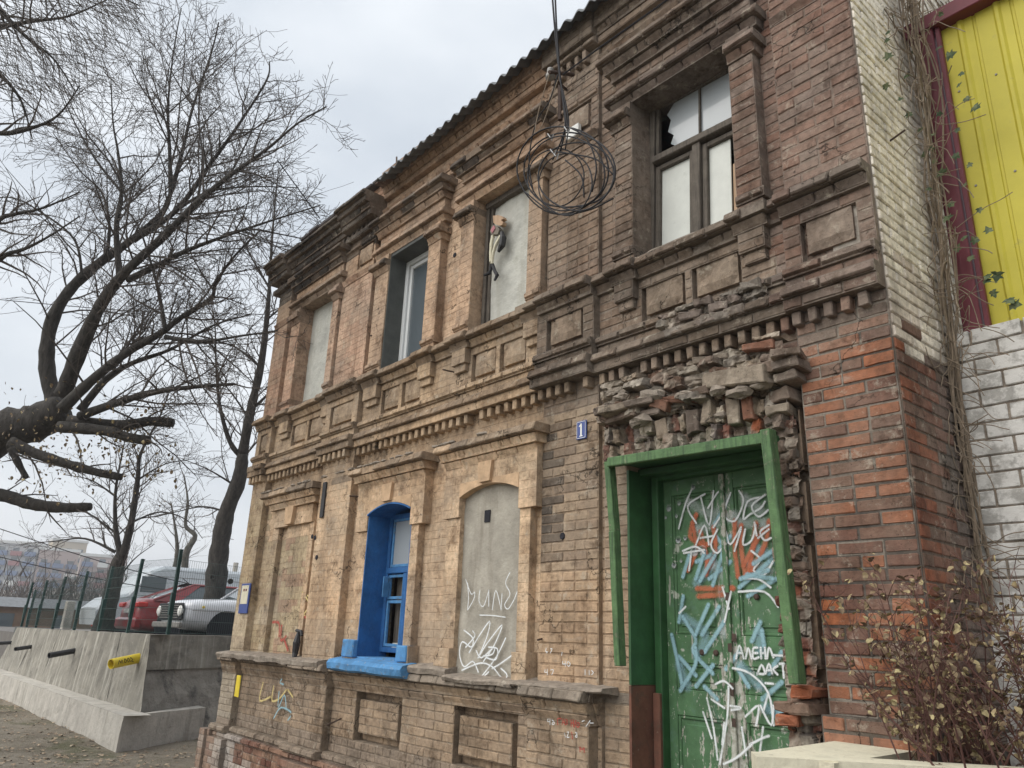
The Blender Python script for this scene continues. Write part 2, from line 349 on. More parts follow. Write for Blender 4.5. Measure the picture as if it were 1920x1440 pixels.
# ================= THE HOUSE =================
house = empty('brick_house', (-6.1, 0, -.3), 'old two-storey brick house with ornate tan and soot-stained brick facade', 'house')
CH = .075
XL, XR = -10.53, -1.70
rects = []          # x0,x1,z0,z1,y,profile ; later ones win
def rc(x0, x1, z0, z1, y, prof='flat'): rects.append((x0, x1, round(z0/CH)*CH, round(z1/CH)*CH, y, prof))
PIL = [(-10.53, -10.10), (-8.45, -7.71), (-4.60, -3.97), (-2.27, -1.70)]
UJ = [((-9.85, -9.58), (-8.63, -8.47), (-9.6)), ((-7.60, -7.31), (-6.48, -6.25), 0), ((-5.88, -5.66), (-4.81, -4.62), 0), ((-3.73, -3.54), (-2.60, -2.40), 0)]
# base sheets
rc(XL, XR, 1.275, 7.2, 0)
rc(XL-.06, XR, -.6, .375, -.15); rc(XL-.03, XR, .375, 1.275, -.05)
rc(XL-.2, XL+.45, -.6, .375, -.26)
for a, b in PIL:
    rc(a, b, .375, 1.275, -.14); rc(a-.03, b+.03, -.6, .375, -.22)
for a, b in PIL[:2]: rc(a, b, 1.275, 7.2, -.09)
rc(*PIL[2], 1.275, 7.2, -.04); rc(*PIL[3], 1.275, 7.2, -.05)
# dado mouldings
def band(x0, x1, rows, add=0):
    for (z, y, pr) in rows: rc(x0, x1, z, z+CH, y-add, pr)
DADO = [(.375, -.15, 'torus'), (.975+.075, -.09, 'ogee'), (1.125, -.12, 'ogee'), (1.2, -.165, 'slab')]
band(XL-.05, -3.74, DADO)
for a, b in PIL[:3]: band(a-.02, b+.02, DADO, .08)
band(-10.5, -2.5, [(.3, -.19, 'torus')])
for a, b, c, d in ((-7.24, -6.41, .6, 1.05), (-5.61, -4.80, .6, 1.05), (-9.55, -9.5, .6, 1.05)):
    if b-a > .1: rc(a, b, c, d, .06); rc(a+.045, b-.09, .675, .975, -.025)
# lower surrounds (jambs)
LB = [(-9.62, -8.75), (-7.26, -6.44), (-5.64, -4.82)]
for i, (a, b) in enumerate(LB):
    if i: rc(a-.2, b+.13, 1.275, 2.65, -.075, 'plast'); rc(a-.24, b+.22, 2.625, 3.1, -.10, 'plast')
    else: rc(a-.16, b+.12, 1.275, 2.85, -.03); rc(a-.1, b+.1, 2.85, 3.1, -.06, 'plast')
    rc(a-.24 if i else a-.2, b+.22, 3.0+.075, 3.15, -.13, 'ogee')
    rc(a-.27 if i else a-.25, b+.26, 3.15, 3.225, -.18, 'ogee')
    rc(a-.30 if i else a-.30, b+.30, 3.225, 3.3, -.23, 'slab')
    if i: rc(a-.22, a, 1.275, 1.5, -.12); rc(b, b+.17, 1.275, 1.5, -.12)
# mid cornice
MID = [(3.6, -.12, 'flat'), (3.675, -.16, 'slab'), (3.75, -.07, 'flat'), (3.825, -.12, 'torus'), (3.9, -.05, 'flat'), (3.975, -.05, 'flat'), (4.05, -.05, 'flat'), (4.125, -.05, 'flat'), (4.2, -.05, 'flat'), (4.275, -.11, 'ogee'), (4.35, -.17, 'slab')]
band(XL-.03, XR, MID)
for k, (a, b) in enumerate(PIL): band(a-.02, b+(.02 if k < 3 else 0), MID, .07 if k < 3 else .03)
panels = []
def panel(x0, x1, y, z0=3.95, z1=4.22):
    rc(x0, x1, 3.9+.0375, 4.2+.0375, y+.055); panels.append((x0, x1, 3.9+.0, 4.2, y))
for k, ((a, b), (c, d), _) in enumerate(UJ):
    for e, f in ((a, b), (c, d)):
        rc(e-.03, f+.03, 4.275, 4.35, -.15, 'ogee'); rc(e-.05, f+.05, 4.35, 4.425, -.21, 'slab')
        rc(e, f, 4.125, 4.275, -.12); rc(e+.02, f-.02, 4.05, 4.125, -.09)
    w_ = (c-b); g = .06
    panel(b+.03, b+w_/2-g/2, -.05); panel(b+w_/2+g/2, c-.03, -.05)
for k, (a, b) in enumerate(PIL):
    panel(a+.10, b-.10, -.12 if k < 3 else -.08)
# upper windows surrounds
for k, ((a, b), (c, d), _) in enumerate(UJ):
    y = -.13 if k == 0 else -.10
    for e, f in ((a, b), (c, d)):
        rc(e, f, 4.425, 5.7, y); rc(e-.02, f+.02, 4.5, 4.575, y-.04, 'torus')
        rc(e-.03, f+.03, 5.7, 5.775, y-.04, 'ogee'); rc(e-.06, f+.06, 5.775, 5.85, y-.09, 'slab')
        rc(e, f, 5.85, 6.0, y-.02)
    rc(a-.05, d+.05, 5.925, 6.0, y-.02, 'ogee'); rc(a-.08, d+.08, 6.0, 6.075, y-.06, 'slab')
    rc(a, d, 6.075, 6.225, y+.02)
    rc(a-.02, d+.02, 6.225, 6.3, y-.04, 'ogee'); rc(a-.06, d+.06, 6.3, 6.375, y-.09, 'ogee'); rc(a-.1, d+.1, 6.375, 6.45, y-.14, 'slab')
    rc(a-.04, d+.04, 6.45, 6.525, -.07)
# top: left heavy cornice, right plain steps
rc(-7.66, XR, 6.525, 6.6, -.04); rc(-7.66, XR, 6.6, 6.675, -.08, 'ogee'); rc(-7.66, XR, 6.825, 6.9, -.07); rc(-7.66, XR, 6.9, 6.975, -.11, 'ogee'); rc(-7.66, XR, 6.975, 7.2, -.13)
TOPC = [(6.45, -.08, 'flat'), (6.6, -.15, 'flat'), (6.675, -.20, 'ogee'), (6.75, -.24, 'flat'), (6.825, -.30, 'slab')]
band(XL-.1, -7.72, TOPC)
band(XL-.14, -10.08, TOPC, .07); band(-8.42, -7.69, TOPC, .07)
rc(XL-.05, -7.66, 6.9, 7.2, 0.02); rc(-4.62, -3.95, 6.6, 6.675, -.05); rc(-4.62, -3.95, 6.825, 6.9, -.13, 'slab')
rc(-4.62, -3.95, 6.9, 7.2, -.16)
for a, b in (PIL[1], PIL[2]): rc(a, b, 6.3, 6.375, -.12 if a < -6 else -.07, 'torus')
rc(-8.13, -7.75, 6.0, 6.3, -.06); rc(-4.38, -4.06, 6.0, 6.3, -.01)
panels += [(-8.13, -7.75, 5.97, 6.26, -.11), (-4.38, -4.06, 5.97, 6.26, -.06)]
for a, b in (PIL[0], PIL[1]): rc(a, b, 5.85, 5.925, -.13, 'ogee')
rc(*PIL[2], 5.85, 5.925, -.08, 'ogee'); rc(*PIL[3], 5.85, 5.925, -.08, 'ogee')
# openings (y None)
OPEN = [(-9.58, -8.63, 4.425, 5.925), (-7.31, -6.48, 4.425, 5.925), (-5.66, -4.81, 4.425, 5.925), (-3.54, -2.60, 4.425, 5.925),
        (-7.26, -6.44, 1.35, 2.925), (-5.64, -4.82, 1.275, 2.925), (-3.69, -2.50, -.6, 2.85)]
for o_ in OPEN: rc(*o_, None)
# bay 1 below: bricked up flush, a little recessed at its left
rc(-9.62, -8.75, 1.275, 2.85, .035)
rc(-9.40, -8.75, 1.275, 2.85, -.01)
# door zone
rc(-3.93, -3.69, .375, 3.3, -.02); rc(-2.50, -2.32, -.6, 3.3, -.02, 'rag'); rc(-2.32, -2.27, -.6, 3.4, .08, 'rag')
rc(-3.9, -2.33, 2.85, 3.375, .03, 'rag')
rc(-2.3, -1.70, -.6, 1.05, -.11); rc(-2.3, -1.70, .975, 1.05, -.16, 'slab')

C_TAN=(.57,.385,.235); C_TAN2=(.62,.455,.30); C_OR=(.42,.245,.165); C_RED=(.29,.095,.046); C_DRED=(.15,.066,.048); C_BR=(.17,.11,.08)
C_SOOT=(.045,.04,.036); C_MAUVE=(.21,.168,.142); C_CREAM=(.52,.46,.37); C_GREY=(.22,.195,.165)
def zone(x, z, y, mortar=False, rnd=.5, side=False):
    n = vn(x*1.3+7, z*1.6, 3); n2 = vn(x*4.1, z*5.2, 9); n3 = vn(x*.7+3, z*.8+2, 21)
    if side:
        edge = 3.12 + .12*y + .32*n2 + .16*(rnd-.5)
        if z > edge:
            c = mixc((.93, .87, .76), (.82, .75, .64), n*.6+.3*rnd)
            if mortar: c = mixc(c, (.12, .10, .085), .45+.5*n2)
            if z < edge+.5: c = mixc(c, (.40, .32, .27), .75*n2)
            return c
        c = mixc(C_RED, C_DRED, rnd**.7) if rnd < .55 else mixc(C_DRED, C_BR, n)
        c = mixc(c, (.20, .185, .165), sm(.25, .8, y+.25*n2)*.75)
        if mortar: c = mixc(c, (.10, .09, .075), .75)
        return c
    if x > -2.32 and z < 3.6:          # right pier
        c = (.34, .115, .05) if rnd < .42 else (C_DRED if rnd < .74 else mixc(C_BR, C_DRED, .5))
        c = mixc(c, C_BR, .5*n)
        if z > 3.25: c = mixc(c, C_GREY, .65*sm(3.2, 3.5, z))
        if z < 1.1: c = mixc(c, C_GREY, .55)
        if mortar: c = mixc((.075, .066, .058), (.34, .30, .25), max(0, n2*1.9-.95))
        return c
    if z > 3.4 and x > -4.63:          # dark upper right
        c = mixc(C_MAUVE, C_BR, rnd)
        red = sm(-2.75, -2.2, x)
        c = mixc(c, (.25, .135, .10), red*(.2+.6*rnd)*(.4+n))
        if -4.62 < x < -3.9: c = mixc(c, (.30, .225, .16), .55*sm(4.3, 5.2, z)*n*1.6 if z > 4.4 else .35)
        if x < -3.4 and z > 4.4: c = mixc(c, (.33, .235, .165), .55*n+.15)
        if z > 6: c = mixc(c, (.30, .235, .175), .5*sm(6, 6.6, z)*(1-.6*n2))
        if 3.4 < z < 4.4 and x < -2.4: c = mixc(c, (.27, .215, .155), .55*n3+.2)
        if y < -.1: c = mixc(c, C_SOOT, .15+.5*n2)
        if mortar: c = mixc(c, (.19, .165, .14), .5)
        return c
    if z > 4.4 and x < -7.7:           # left orange storey
        c = mixc(C_OR, (.46, .31, .215), rnd); c = mixc(c, (.53, .41, .31), .45*n)
        if z > 5.9: c = mixc(c, (.36, .26, .17), .6)
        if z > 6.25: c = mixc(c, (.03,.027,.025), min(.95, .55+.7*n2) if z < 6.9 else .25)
        if y < -.13: c = mixc(c, C_SOOT, .5)
        if z > 6.9: c = mixc((.42, .21, .12), c, .3)
        if mortar: c = mixc(c, (.30, .22, .16), .4)
        return c
    if z > 4.4:                        # bays 2,3 upper
        c = mixc((.48, .32, .21), (.60, .46, .33), .3*rnd+.6*n)
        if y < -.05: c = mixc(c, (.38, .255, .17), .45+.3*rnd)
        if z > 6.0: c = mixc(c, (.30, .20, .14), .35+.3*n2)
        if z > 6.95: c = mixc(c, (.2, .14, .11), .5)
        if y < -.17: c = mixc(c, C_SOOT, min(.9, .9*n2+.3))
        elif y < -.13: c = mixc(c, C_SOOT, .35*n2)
        if mortar: c = mixc(c, (.32, .24, .17), .4)
        return c
    if z > 3.3:                        # frieze over ground floor
        c = mixc((.50, .36, .23), (.36, .27, .185), .6*n+.4*rnd)
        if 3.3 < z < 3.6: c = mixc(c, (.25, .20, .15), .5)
        if z > 3.7: c = mixc(c, (.30, .235, .165), .5)
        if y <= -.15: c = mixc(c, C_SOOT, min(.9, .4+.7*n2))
        c = mixc(c, C_TAN, .25 if x < -4.7 else 0)
        if mortar: c = mixc(c, (.22, .18, .135), .4)
        return c
    if z > 1.28:                       # ground floor
        if x > -4.62:
            c = mixc((.36, .27, .185), C_BR, .5*rnd)
            soot = sm(-4.2, -4.55, x)*sm(2.0, 2.4, z)*.9
            c = mixc(c, C_SOOT, soot*(.35+.65*(rnd > .4)))
            if x > -3.95: c = mixc(c, C_CREAM, .35*n2); 
            if z < 2.1: c = mixc(c, C_TAN, .4)
            if z > 2.85 and x > -3.95:
                c = mixc(mixc(C_GREY, C_CREAM, rnd*.8), C_DRED, .6*(rnd > .8))
            if -2.55 < x: c = mixc(C_BR, C_GREY, .5*n2)
        elif x < -10.0 or (x < -8.7 and z < 2.7):
            c = mixc((.40, .30, .19), (.50, .40, .25), rnd); c = mixc(c, (.24, .17, .12), .4*n)
            if z < 1.9 and n2 > .5: c = mixc(c, C_CREAM, .3)
            if -9.7 < x: c = mixc(mixc(c, (.47, .39, .25), .4), (.33, .20, .14), .7*(rnd > .72))
        else:
            c = mixc(C_TAN, (.63, .485, .335), rnd*.35+.6*n); c = mixc(c, (.40, .27, .18), .3*n2)
            if z < 1.75: c = mixc(c, (.38, .29, .2), .5)
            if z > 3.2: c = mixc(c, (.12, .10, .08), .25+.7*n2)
        if mortar: c = mixc(c, (.30, .215, .145), .25 if x < -4.62 else .55)
        return c
    if z > .37:                        # dado
        c = mixc((.39, .285, .19), (.26, .195, .14), rnd*.6+.4*n)
        if z > 1.1: c = mixc(c, (.34, .255, .17), .5)
        if z > 1.19: c = mixc(c, (.19, .17, .145), .75)
        if x < -7.0: c = mixc(c, (.27, .20, .14), .4)
        if z < .6: c = mixc(c, (.20, .165, .135), .6)
        if x < -10.1 and .5 < z < 1.05: c = mixc(c, (.55, .52, .42), .35)
        if x > -2.4: c = mixc(C_DRED, C_GREY, .5)
        if mortar: c = mixc(c, (.20, .165, .125), .5)
        return c
    c = mixc(C_DRED, (.30, .19, .13), rnd)
    if x < -9.2 and n2 > .35 : c = mixc(c, (.55, .54, .50), .6*n2+.1)
    if mortar: c = mixc(c, (.15, .12, .1), .6)
    return c

# brick shape: outline of 10 points, three rings
def brick_shape(Lx, H, Dp, prof='flat', rough=1.0):
    r = random.uniform; hx, hz = max(Lx, .012)/2, H/2; rough = min(rough, hx/.012); cc = .006*rough
    out = [(-hx+cc,-hz),(r(-.3,.3)*hx,-hz+r(0,.003)*rough),(hx-cc,-hz),(hx,-hz+cc),(hx,hz-cc),(hx-cc,hz),(r(-.3,.3)*hx,hz-r(0,.003)*rough),(-hx+cc,hz),(-hx,hz-cc),(-hx,-hz+cc)]
    out = [(x+r(-.0018,.0018)*rough, z+r(-.0018,.0018)*rough) for x, z in out]; n = len(out)
    vs = [(x, Dp, z) for x, z in out]
    def yy(z, base):
        if prof == 'torus': return base + .036*(z/hz)**2
        if prof == 'ogee': return base + (.028 if z < -hz*.3 else 0)
        if prof == 'slab': return base + (.016 if z > hz*.3 else 0)
        return base
    vs += [(x, yy(z, .007*rough+r(-.001,.0015)), z) for x, z in out]
    k = .006*rough
    if prof in ('torus',):
        vs += [(x*(1-k/hx), yy(z*.55, r(-.001,.001)), z*.55) for x, z in out]
    else: vs += [(x*(1-k/hx), yy(z*(1-k/hz), r(-.0016,.0016)*rough), z*(1-k/hz)) for x, z in out]
    fs = []
    for a in (0, 1):
        for i in range(n):
            j = (i+1)%n; fs.append((a*n+i, a*n+j, (a+1)*n+j, (a+1)*n+i))
    fs.append(tuple(2*n+i for i in range(n)))
    return vs, fs
bricks = []       # dict(M, size(L,H,D), prof, col)
mort = MB(); mort2 = MB()
def add_brick(Mx, Lx, H, Dp, prof, col, rough=1.0): bricks.append((Mx, Lx, H, Dp, prof, col, rough))
BACK = .30
def lay(x0, x1, z, y, prof, ci, side=False, place=None):
    """one course of one run; place maps local (x,y,z) to world"""
    parity = ci % 2; x = x0; first = True
    H = CH
    while x < x1-1e-4:
        Lb = .26 if not first else (.26 if parity else .13)
        if ci % 5 == 2 and not first: Lb = .13
        first = False
        if x1-(x+Lb) < .075: Lb = x1-x
        if Lb > .30: Lb = (x1-x)/2 if Lb > .34 else Lb
        xc, zc = x+Lb/2, z+H/2; rnd = random.random()
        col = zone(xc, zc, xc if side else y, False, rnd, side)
        tanz = (not side) and (x0 < -4.6) and 1.28 < z < 6.2
        j = .004 if tanz else .008
        rough = .38 if tanz else .85
        rec = .0022 if tanz else .006
        if prof == 'plast': j = .003; rough = .35; rec = .0015
        if side and zc > 3.2: rec = .010; rough = 1.0; j = .010
        jy = random.uniform(-.0012, .0012)*(1 if tanz else 2.4); rot = 0
        if prof == 'rag':
            jy = random.uniform(-.06, .05); rot = random.uniform(-.12, .12); rough = 2.2; rec = .02
            if random.random() < .14: x += Lb; mort.box((xc-Lb/2, y+.09, z), (xc+Lb/2, y+BACK, z+H), zone(xc, zc, y, True, rnd)); continue
        if prof in ('slab', 'ogee', 'torus'):
            jy += random.uniform(-.006, .006); rough = 1.3; rot = random.uniform(-.008, .008)
            rec = .03 if prof != 'flat' else rec
        if not side and y is not None and z > 4.42 and x0 > -4.6: rough *= 1.15
        drop = (not side) and prof in ('slab',) and random.random() < .05
        if Lb > .02 and not drop and not (random.random() < .004 and not tanz):
            Mx = Matrix.Translation((xc, y+jy, zc)) @ Matrix.Rotation(rot, 4, 'Y')
            if prof in ('rag',): Mx = Mx @ Matrix.Rotation(random.uniform(-.12,.12), 4, 'Z')
            if place: Mx = place @ Mx
            add_brick(Mx, Lb-j, H-j, BACK-(y if not side else 0)-.02-jy, 'flat' if prof in ('plast', 'rag') else prof, col, rough)
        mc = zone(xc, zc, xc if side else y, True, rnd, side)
        # mortar cell: front lies in the joint
        a = (x, y+rec, z); b = (x+Lb, (BACK if not side else y+BACK), z+H)
        vs = [Vector(p) for p in ((a[0],a[1],a[2]),(b[0],a[1],a[2]),(b[0],b[1],a[2]),(a[0],b[1],a[2]),(a[0],a[1],b[2]),(b[0],a[1],b[2]),(b[0],b[1],b[2]),(a[0],b[1],b[2]))]
        if place: vs = [place@p for p in vs]
        (mort2 if side and zc > 3.42 else mort).add(vs, [(0,3,2,1),(4,5,6,7),(0,1,5,4),(1,2,6,5),(3,0,4,7)], mc)
        x += Lb
ci0 = int(round(-.6/CH))
for ci in range(ci0, int(round(7.2/CH))):
    z = ci*CH; zm = z+CH/2
    act = [r_ for r_ in rects if r_[2]-1e-6 <= z and z+CH <= r_[3]+1e-6]
    xs = sorted({round(v, 4) for r_ in act for v in (r_[0], r_[1])})
    runs = []
    for a, b in zip(xs, xs[1:]):
        if b-a < .004: continue
        mid = (a+b)/2; cur = None
        for r_ in act:
            if r_[0] <= mid <= r_[1]: cur = (r_[4], r_[5])
        if cur is None or cur[0] is None: continue
        if runs and runs[-1][2] == cur and abs(runs[-1][1]-a) < 1e-4: runs[-1][1] = b
        else: runs.append([a, b, cur])
    for a, b, (y, pr) in runs: lay(a, b, z, y, pr, ci)
# right-hand side wall, x = XR plane, running back
PS = Matrix.Translation((XR+.014, 0, 0)) @ Matrix.Rotation(radians(90), 4, 'Z')
for ci in range(ci0, int(round(7.35/CH))):
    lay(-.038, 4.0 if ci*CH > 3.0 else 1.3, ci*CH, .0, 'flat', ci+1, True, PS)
# rank by size in the picture, nearest 300 become single objects
def proj_area(b):
    p = b[0].translation; d = (p-CAM).dot(FW); v = p-CAM
    px, py = v.dot(RT)/d*F+960, 720-v.dot(UP)/d*F
    if d <= .3 or not (-10 < px < 1930 and -10 < py < 1450): return 0
    nrm = (b[0].to_3x3() @ Vector((0, -1, 0))).normalized()
    return b[1]*b[2]/d/d*abs(nrm.dot((CAM-p).normalized()))
order = sorted(range(len(bricks)), key=lambda i: -proj_area(bricks[i]))
solo = set(i for i in order[:300] if bricks[i][4] == 'flat')
joined = MB(); joined2 = MB(); variants = {}
for i, (Mx, Lx, H, Dp, prof, col, rough) in enumerate(bricks):
    wh = abs(Mx.to_3x3().col[0].y) > .5 and Mx.translation.z > 3.42
    if i in solo:
        key = (wh, Lx > .18, rough > 1.0, rough > 1.5, random.randrange(8))
        if key not in variants:
            random_l = .25 if key[1] else .12
            mb = MB(); mb.add(*brick_shape(random_l, .065, .2, 'flat', rough)); variants[key] = (mb.mesh('brick', M_SO if wh else M_BO), random_l)
        me, l0 = variants[key]
        o = link('brick', me, house, Mx @ Matrix.Diagonal((Lx/l0, Dp/.2 if Dp > .05 else 1, H/.065, 1)))
        o.color = (*col, 1)
    else:
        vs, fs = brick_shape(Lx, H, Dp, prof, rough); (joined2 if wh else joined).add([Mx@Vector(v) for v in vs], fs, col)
tag(joined.build('brickwork', M_BA, house), kind='stuff')
tag(mort.build('mortar', M_BA, house), kind='stuff'); tag(mort2.build('mortar', M_SA, house), kind='stuff'); tag(joined2.build('whitewashed_brickwork', M_SA, house), kind='stuff')
# dentils
def dentils(x0, x1, z0, z1, y, step=.105, w_=.055, miss=.04):
    x = x0+.01
    while x < x1-w_:
        if random.random() > miss:
            mb = MB(); c = zone(x, (z0+z1)/2, -.02, False, random.random())
            c = mixc(c, (.42, .31, .2), .35) if x < -3.9 and z0 < 5 else c
            h = random.uniform(-.004, .004)
            mb.bevbox((-w_/2, 0, -(z1-z0)/2), (w_/2, .12, (z1-z0)/2), .006, jit=.002)
            me = mb.mesh('dentil', M_BO)
            o = link('dentil', me, house, Matrix.Translation((x+w_/2, y+h, (z0+z1)/2)) @ Matrix.Rotation(random.uniform(-.04, .04), 4, 'Y')); o.color = (*c, 1)
        x += step
rc_d = [(XL, -10.08, -.17), (-10.08, -8.47, -.09), (-8.45, -7.69, -.17), (-7.68, -4.62, -.09), (-4.60, -3.95, -.12), (-3.94, -2.28, -.08), (-2.27, -1.72, -.11)]
for a, b, y in rc_d: dentils(a, b, 3.505, 3.595, y, .105 if a > -5 else .118, .055)
dentils(-10.5, -7.75, 6.48, 6.59, -.13, .12, .06, .1); dentils(-4.55, -3.98, 6.69, 6.82, -.10, .105, .05, 0)
# panels, raised inner blocks of the frieze, a few broken
for (x0, x1, z0, z1, y) in panels:
    mb = MB(); i = .035; c = zone((x0+x1)/2, (z0+z1)/2, -.05, False, random.random())
    n = 7; X = [x0+i+(x1-x0-2*i)*k/n for k in range(n+1)]; Zz = [z0+.04+i+(z1-z0-2*i)*k/4 for k in range(5)]
    br = random.random() < .5; k0 = random.uniform(.3, .7)
    vs = []; fs = []
    for zi, zz in enumerate(Zz):
        for xi, xx in enumerate(X):
            u, v = xi/n, zi/4; e = 0 if (xi in (0, n) or zi in (0, 4)) else 1
            d = .018*e + random.uniform(-.003, .003)
            if br and v > u*.9+k0-.3: d -= .02*e
            vs.append((xx, y+.022-d, zz))
    for zi in range(4):
        for xi in range(n): q = zi*(n+1)+xi; fs.append((q, q+1, q+n+2, q+n+1))
    mb.add(vs, fs, mixc(c, (.3, .24, .18), .4)); 
    for s_ in (0, 1):   # rim down to the recess
        row = [q for q in (range(n+1) if s_ == 0 else range(4*(n+1), 5*(n+1)))]
        P0 = [Vector(vs[q]) for q in row]; mb.add(P0+[p+Vector((0, .06, 0)) for p in P0], [(k, k+1, k+n+2, k+n+1) if s_ else (k+1, k, k+n+1, k+n+2) for k in range(n)], c)
    for s_ in (0, n):
        P0 = [Vector(vs[k*(n+1)+s_]) for k in range(5)]; mb.add(P0+[p+Vector((0, .06, 0)) for p in P0], [(k, k+1, k+6, k+5) if s_ == 0 else (k+1, k, k+5, k+6) for k in range(4)], c)
    mb.build('frieze_panel', M_BA, house)
# arch heads and keystones
for i, (a, b) in enumerate(LB[1:]):
    yf = -.103; xc = (a+b)/2; hw = (b-a)/2; n = 14
    zc = lambda x: 2.80+.085*(1-((x-xc)/hw)**2)
    poly = [(a, yf, 2.93)]+[(a+(b-a)*k/n, yf, zc(a+(b-a)*k/n)) for k in range(n+1)]+[(b, yf, 2.93)]
    mb = MB()
    for k in range(n):
        xa, xb = a+(b-a)*k/n, a+(b-a)*(k+1)/n
        mb.prism([(xa, yf, 2.93), (xa, yf, zc(xa)), (xb, yf, zc(xb)), (xb, yf, 2.93)], (0, .38, 0))
    mb.build('arch_head', M['tan'], house)
    kb = MB(); kx = xc-.02
    kb.prism([(kx-.075, -.135, 2.90), (kx+.075, -.135, 2.90), (kx+.095, -.135, 3.08), (kx-.095, -.135, 3.08)], (0, .1, 0)); kb.build('keystone', M['tan'], house)
kb = MB(); kb.prism([(-9.30, -.11, 2.86), (-9.12, -.11, 2.86), (-9.09, -.11, 3.08), (-9.33, -.11, 3.08)], (0, .1, 0)); kb.build('keystone', M['tan'], house)
# shell: back, far left, floors so the inside is closed and dark
mb = MB(); mb.box((XL+.01, .31, -.6), (XL+.3, 7, 7.15)); mb.box((XL+.01, 7, -.6), (XR-.3, 7.2, 7.15)); mb.box((XR-.5, .31, -.6), (XR-.31, 7, 7.15))
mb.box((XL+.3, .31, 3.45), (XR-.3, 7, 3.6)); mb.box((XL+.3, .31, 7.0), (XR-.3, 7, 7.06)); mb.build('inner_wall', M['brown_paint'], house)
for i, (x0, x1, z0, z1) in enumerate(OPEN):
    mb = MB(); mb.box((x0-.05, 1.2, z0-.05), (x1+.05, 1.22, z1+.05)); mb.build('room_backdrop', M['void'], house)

# ---------- roof ----------
roof = MB(); nx = 330; X0, X1 = -7.45, -1.35
def rz(x, s): return 6.98+.05*(x+5.7)+.55*s+.028*sin(2*pi*(x-X0)/.155)
vs = []; cols = [0, .04, .33, 1.2, 3.4]
for i in range(nx+1):
    x = X0+(X1-X0)*i/nx
    for s_ in cols: vs.append((x, -.32+s_+(.012*math.floor((x-X0)/1.1)%2 if s_ == 0 else 0), rz(x, s_)))
nc = len(cols)
fs = [(i*nc+j, (i+1)*nc+j, (i+1)*nc+j+1, i*nc+j+1) for i in range(nx) for j in range(nc-1)]
vb = [(x, y, z-.012) for x, y, z in vs]; o_ = len(vs)
fs += [tuple(o_+q for q in f[::-1]) for f in fs]
fs += [(i*nc, o_+i*nc, o_+(i+1)*nc, (i+1)*nc) for i in range(nx)]
fs += [(j, j+1, o_+j+1, o_+j) for j in range(nc-1)]
roof.add(vs+vb, fs); roof.build('corrugated_roof', M['roof'], house, smooth=True)
mb = MB(); vs = []
for i, x in enumerate((XL+.3, -9.6, -8.9, -8.2, -7.5)):
    vs += [(x, -.04, 7.2+.02*i), (x, 3.4, 9.3)]
mb.add(vs, [(2*i, 2*i+2, 2*i+3, 2*i+1) for i in range(4)]); mb.build('old_roof_slope', M['roof_dark'], house)
mb = MB()
x = -10.1
while x < -7.4:                                       # crooked edge tiles above the left parapet
    l = random.uniform(.2, .34); mb.bevbox((x, -.07+random.uniform(-.02,.02), 7.2), (x+l-.012, .5, 7.235+random.uniform(0,.02)), .008, jit=.003); x += l
mb.build('parapet_capping', M['roof_dark'], house)
mb = MB(); mb.bevbox((-10.35, -.1, 6.905), (-10.05, .15, 7.06), .01, (.2, .09, .06), jit=.006); mb.build('parapet_block', M_BA, house)
mb = MB(); mb.bevbox((-10.5, -.14, 7.06), (-10.0, .2, 7.12), .01, (.09, .08, .075), jit=.006)
mb.build('parapet_block', M_BA, house)
for k in range(4): 
    mb = MB(); x = -7.62+.07*k; mb.bevbox((x, -.24+.03*k, 6.965+.03*k), (x+.24, .3, 6.985+.03*k), .004, (.19, .13, .11), None, .008); mb.build('broken_roof_tile', M_BA, house)
mb = MB(); mb.tube([(-7.5, 0, 7.1), (-7.52, -.02, 7.42)], .012, 5, (.1, .08, .07)); mb.build('bent_rod', M_BA, house)

# ---------- windows ----------
def frame_box(mb, x0, x1, z0, z1, y, t, d, c=.004, M_=None):
    mb.bevbox((x0, y, z0), (x0+t, y+d, z1), c, M=M_); mb.bevbox((x1-t, y, z0), (x1, y+d, z1), c, M=M_)
    mb.bevbox((x0+t, y+.001, z0), (x1-t, y+d-.001, z0+t), c, M=M_); mb.bevbox((x0+t, y+.001, z1-t), (x1-t, y+d-.001, z1), c, M=M_)
def rough_plate(name, x0, x1, z0, z1, y, mat, amp=.006, n=16, m_=24, parent=house, top=None):
    mb = MB(); vs = []
    for j in range(m_+1):
        for i in range(n+1):
            xx = x0+(x1-x0)*i/n; zz = z0+(z1-z0)*j/m_
            if top: zz = z0+(top(xx)-z0)*j/m_
            vs.append((xx, y-amp*2*(vn(xx*6, zz*6, 5)-.5)-amp*(vn(xx*17, zz*17, 6)-.5), zz))
    mb.add(vs, [(j*(n+1)+i, j*(n+1)+i+1, (j+1)*(n+1)+i+1, (j+1)*(n+1)+i) for j in range(m_) for i in range(n)])
    return mb.build(name, mat, parent, smooth=True)
rough_plate('plastered_window', -9.58, -8.63, 4.40, 5.93, .06, M['plaster_pale'], .006)
rough_plate('plastered_window', -5.56, -4.80, 4.40, 5.93, .09, M['plaster_pale'], .012)
mb = MB(); mb.bevbox((-5.655, .05, 4.43), (-5.61, .12, 5.9), .006, jit=.003); mb.bevbox((-5.60, .07, 4.43), (-5.565, .13, 5.9), .006, jit=.003)
mb.bevbox((-5.655, .03, 5.86), (-4.81, .12, 5.925), .006, jit=.003); mb.build('window_frame', M['wood'], house)
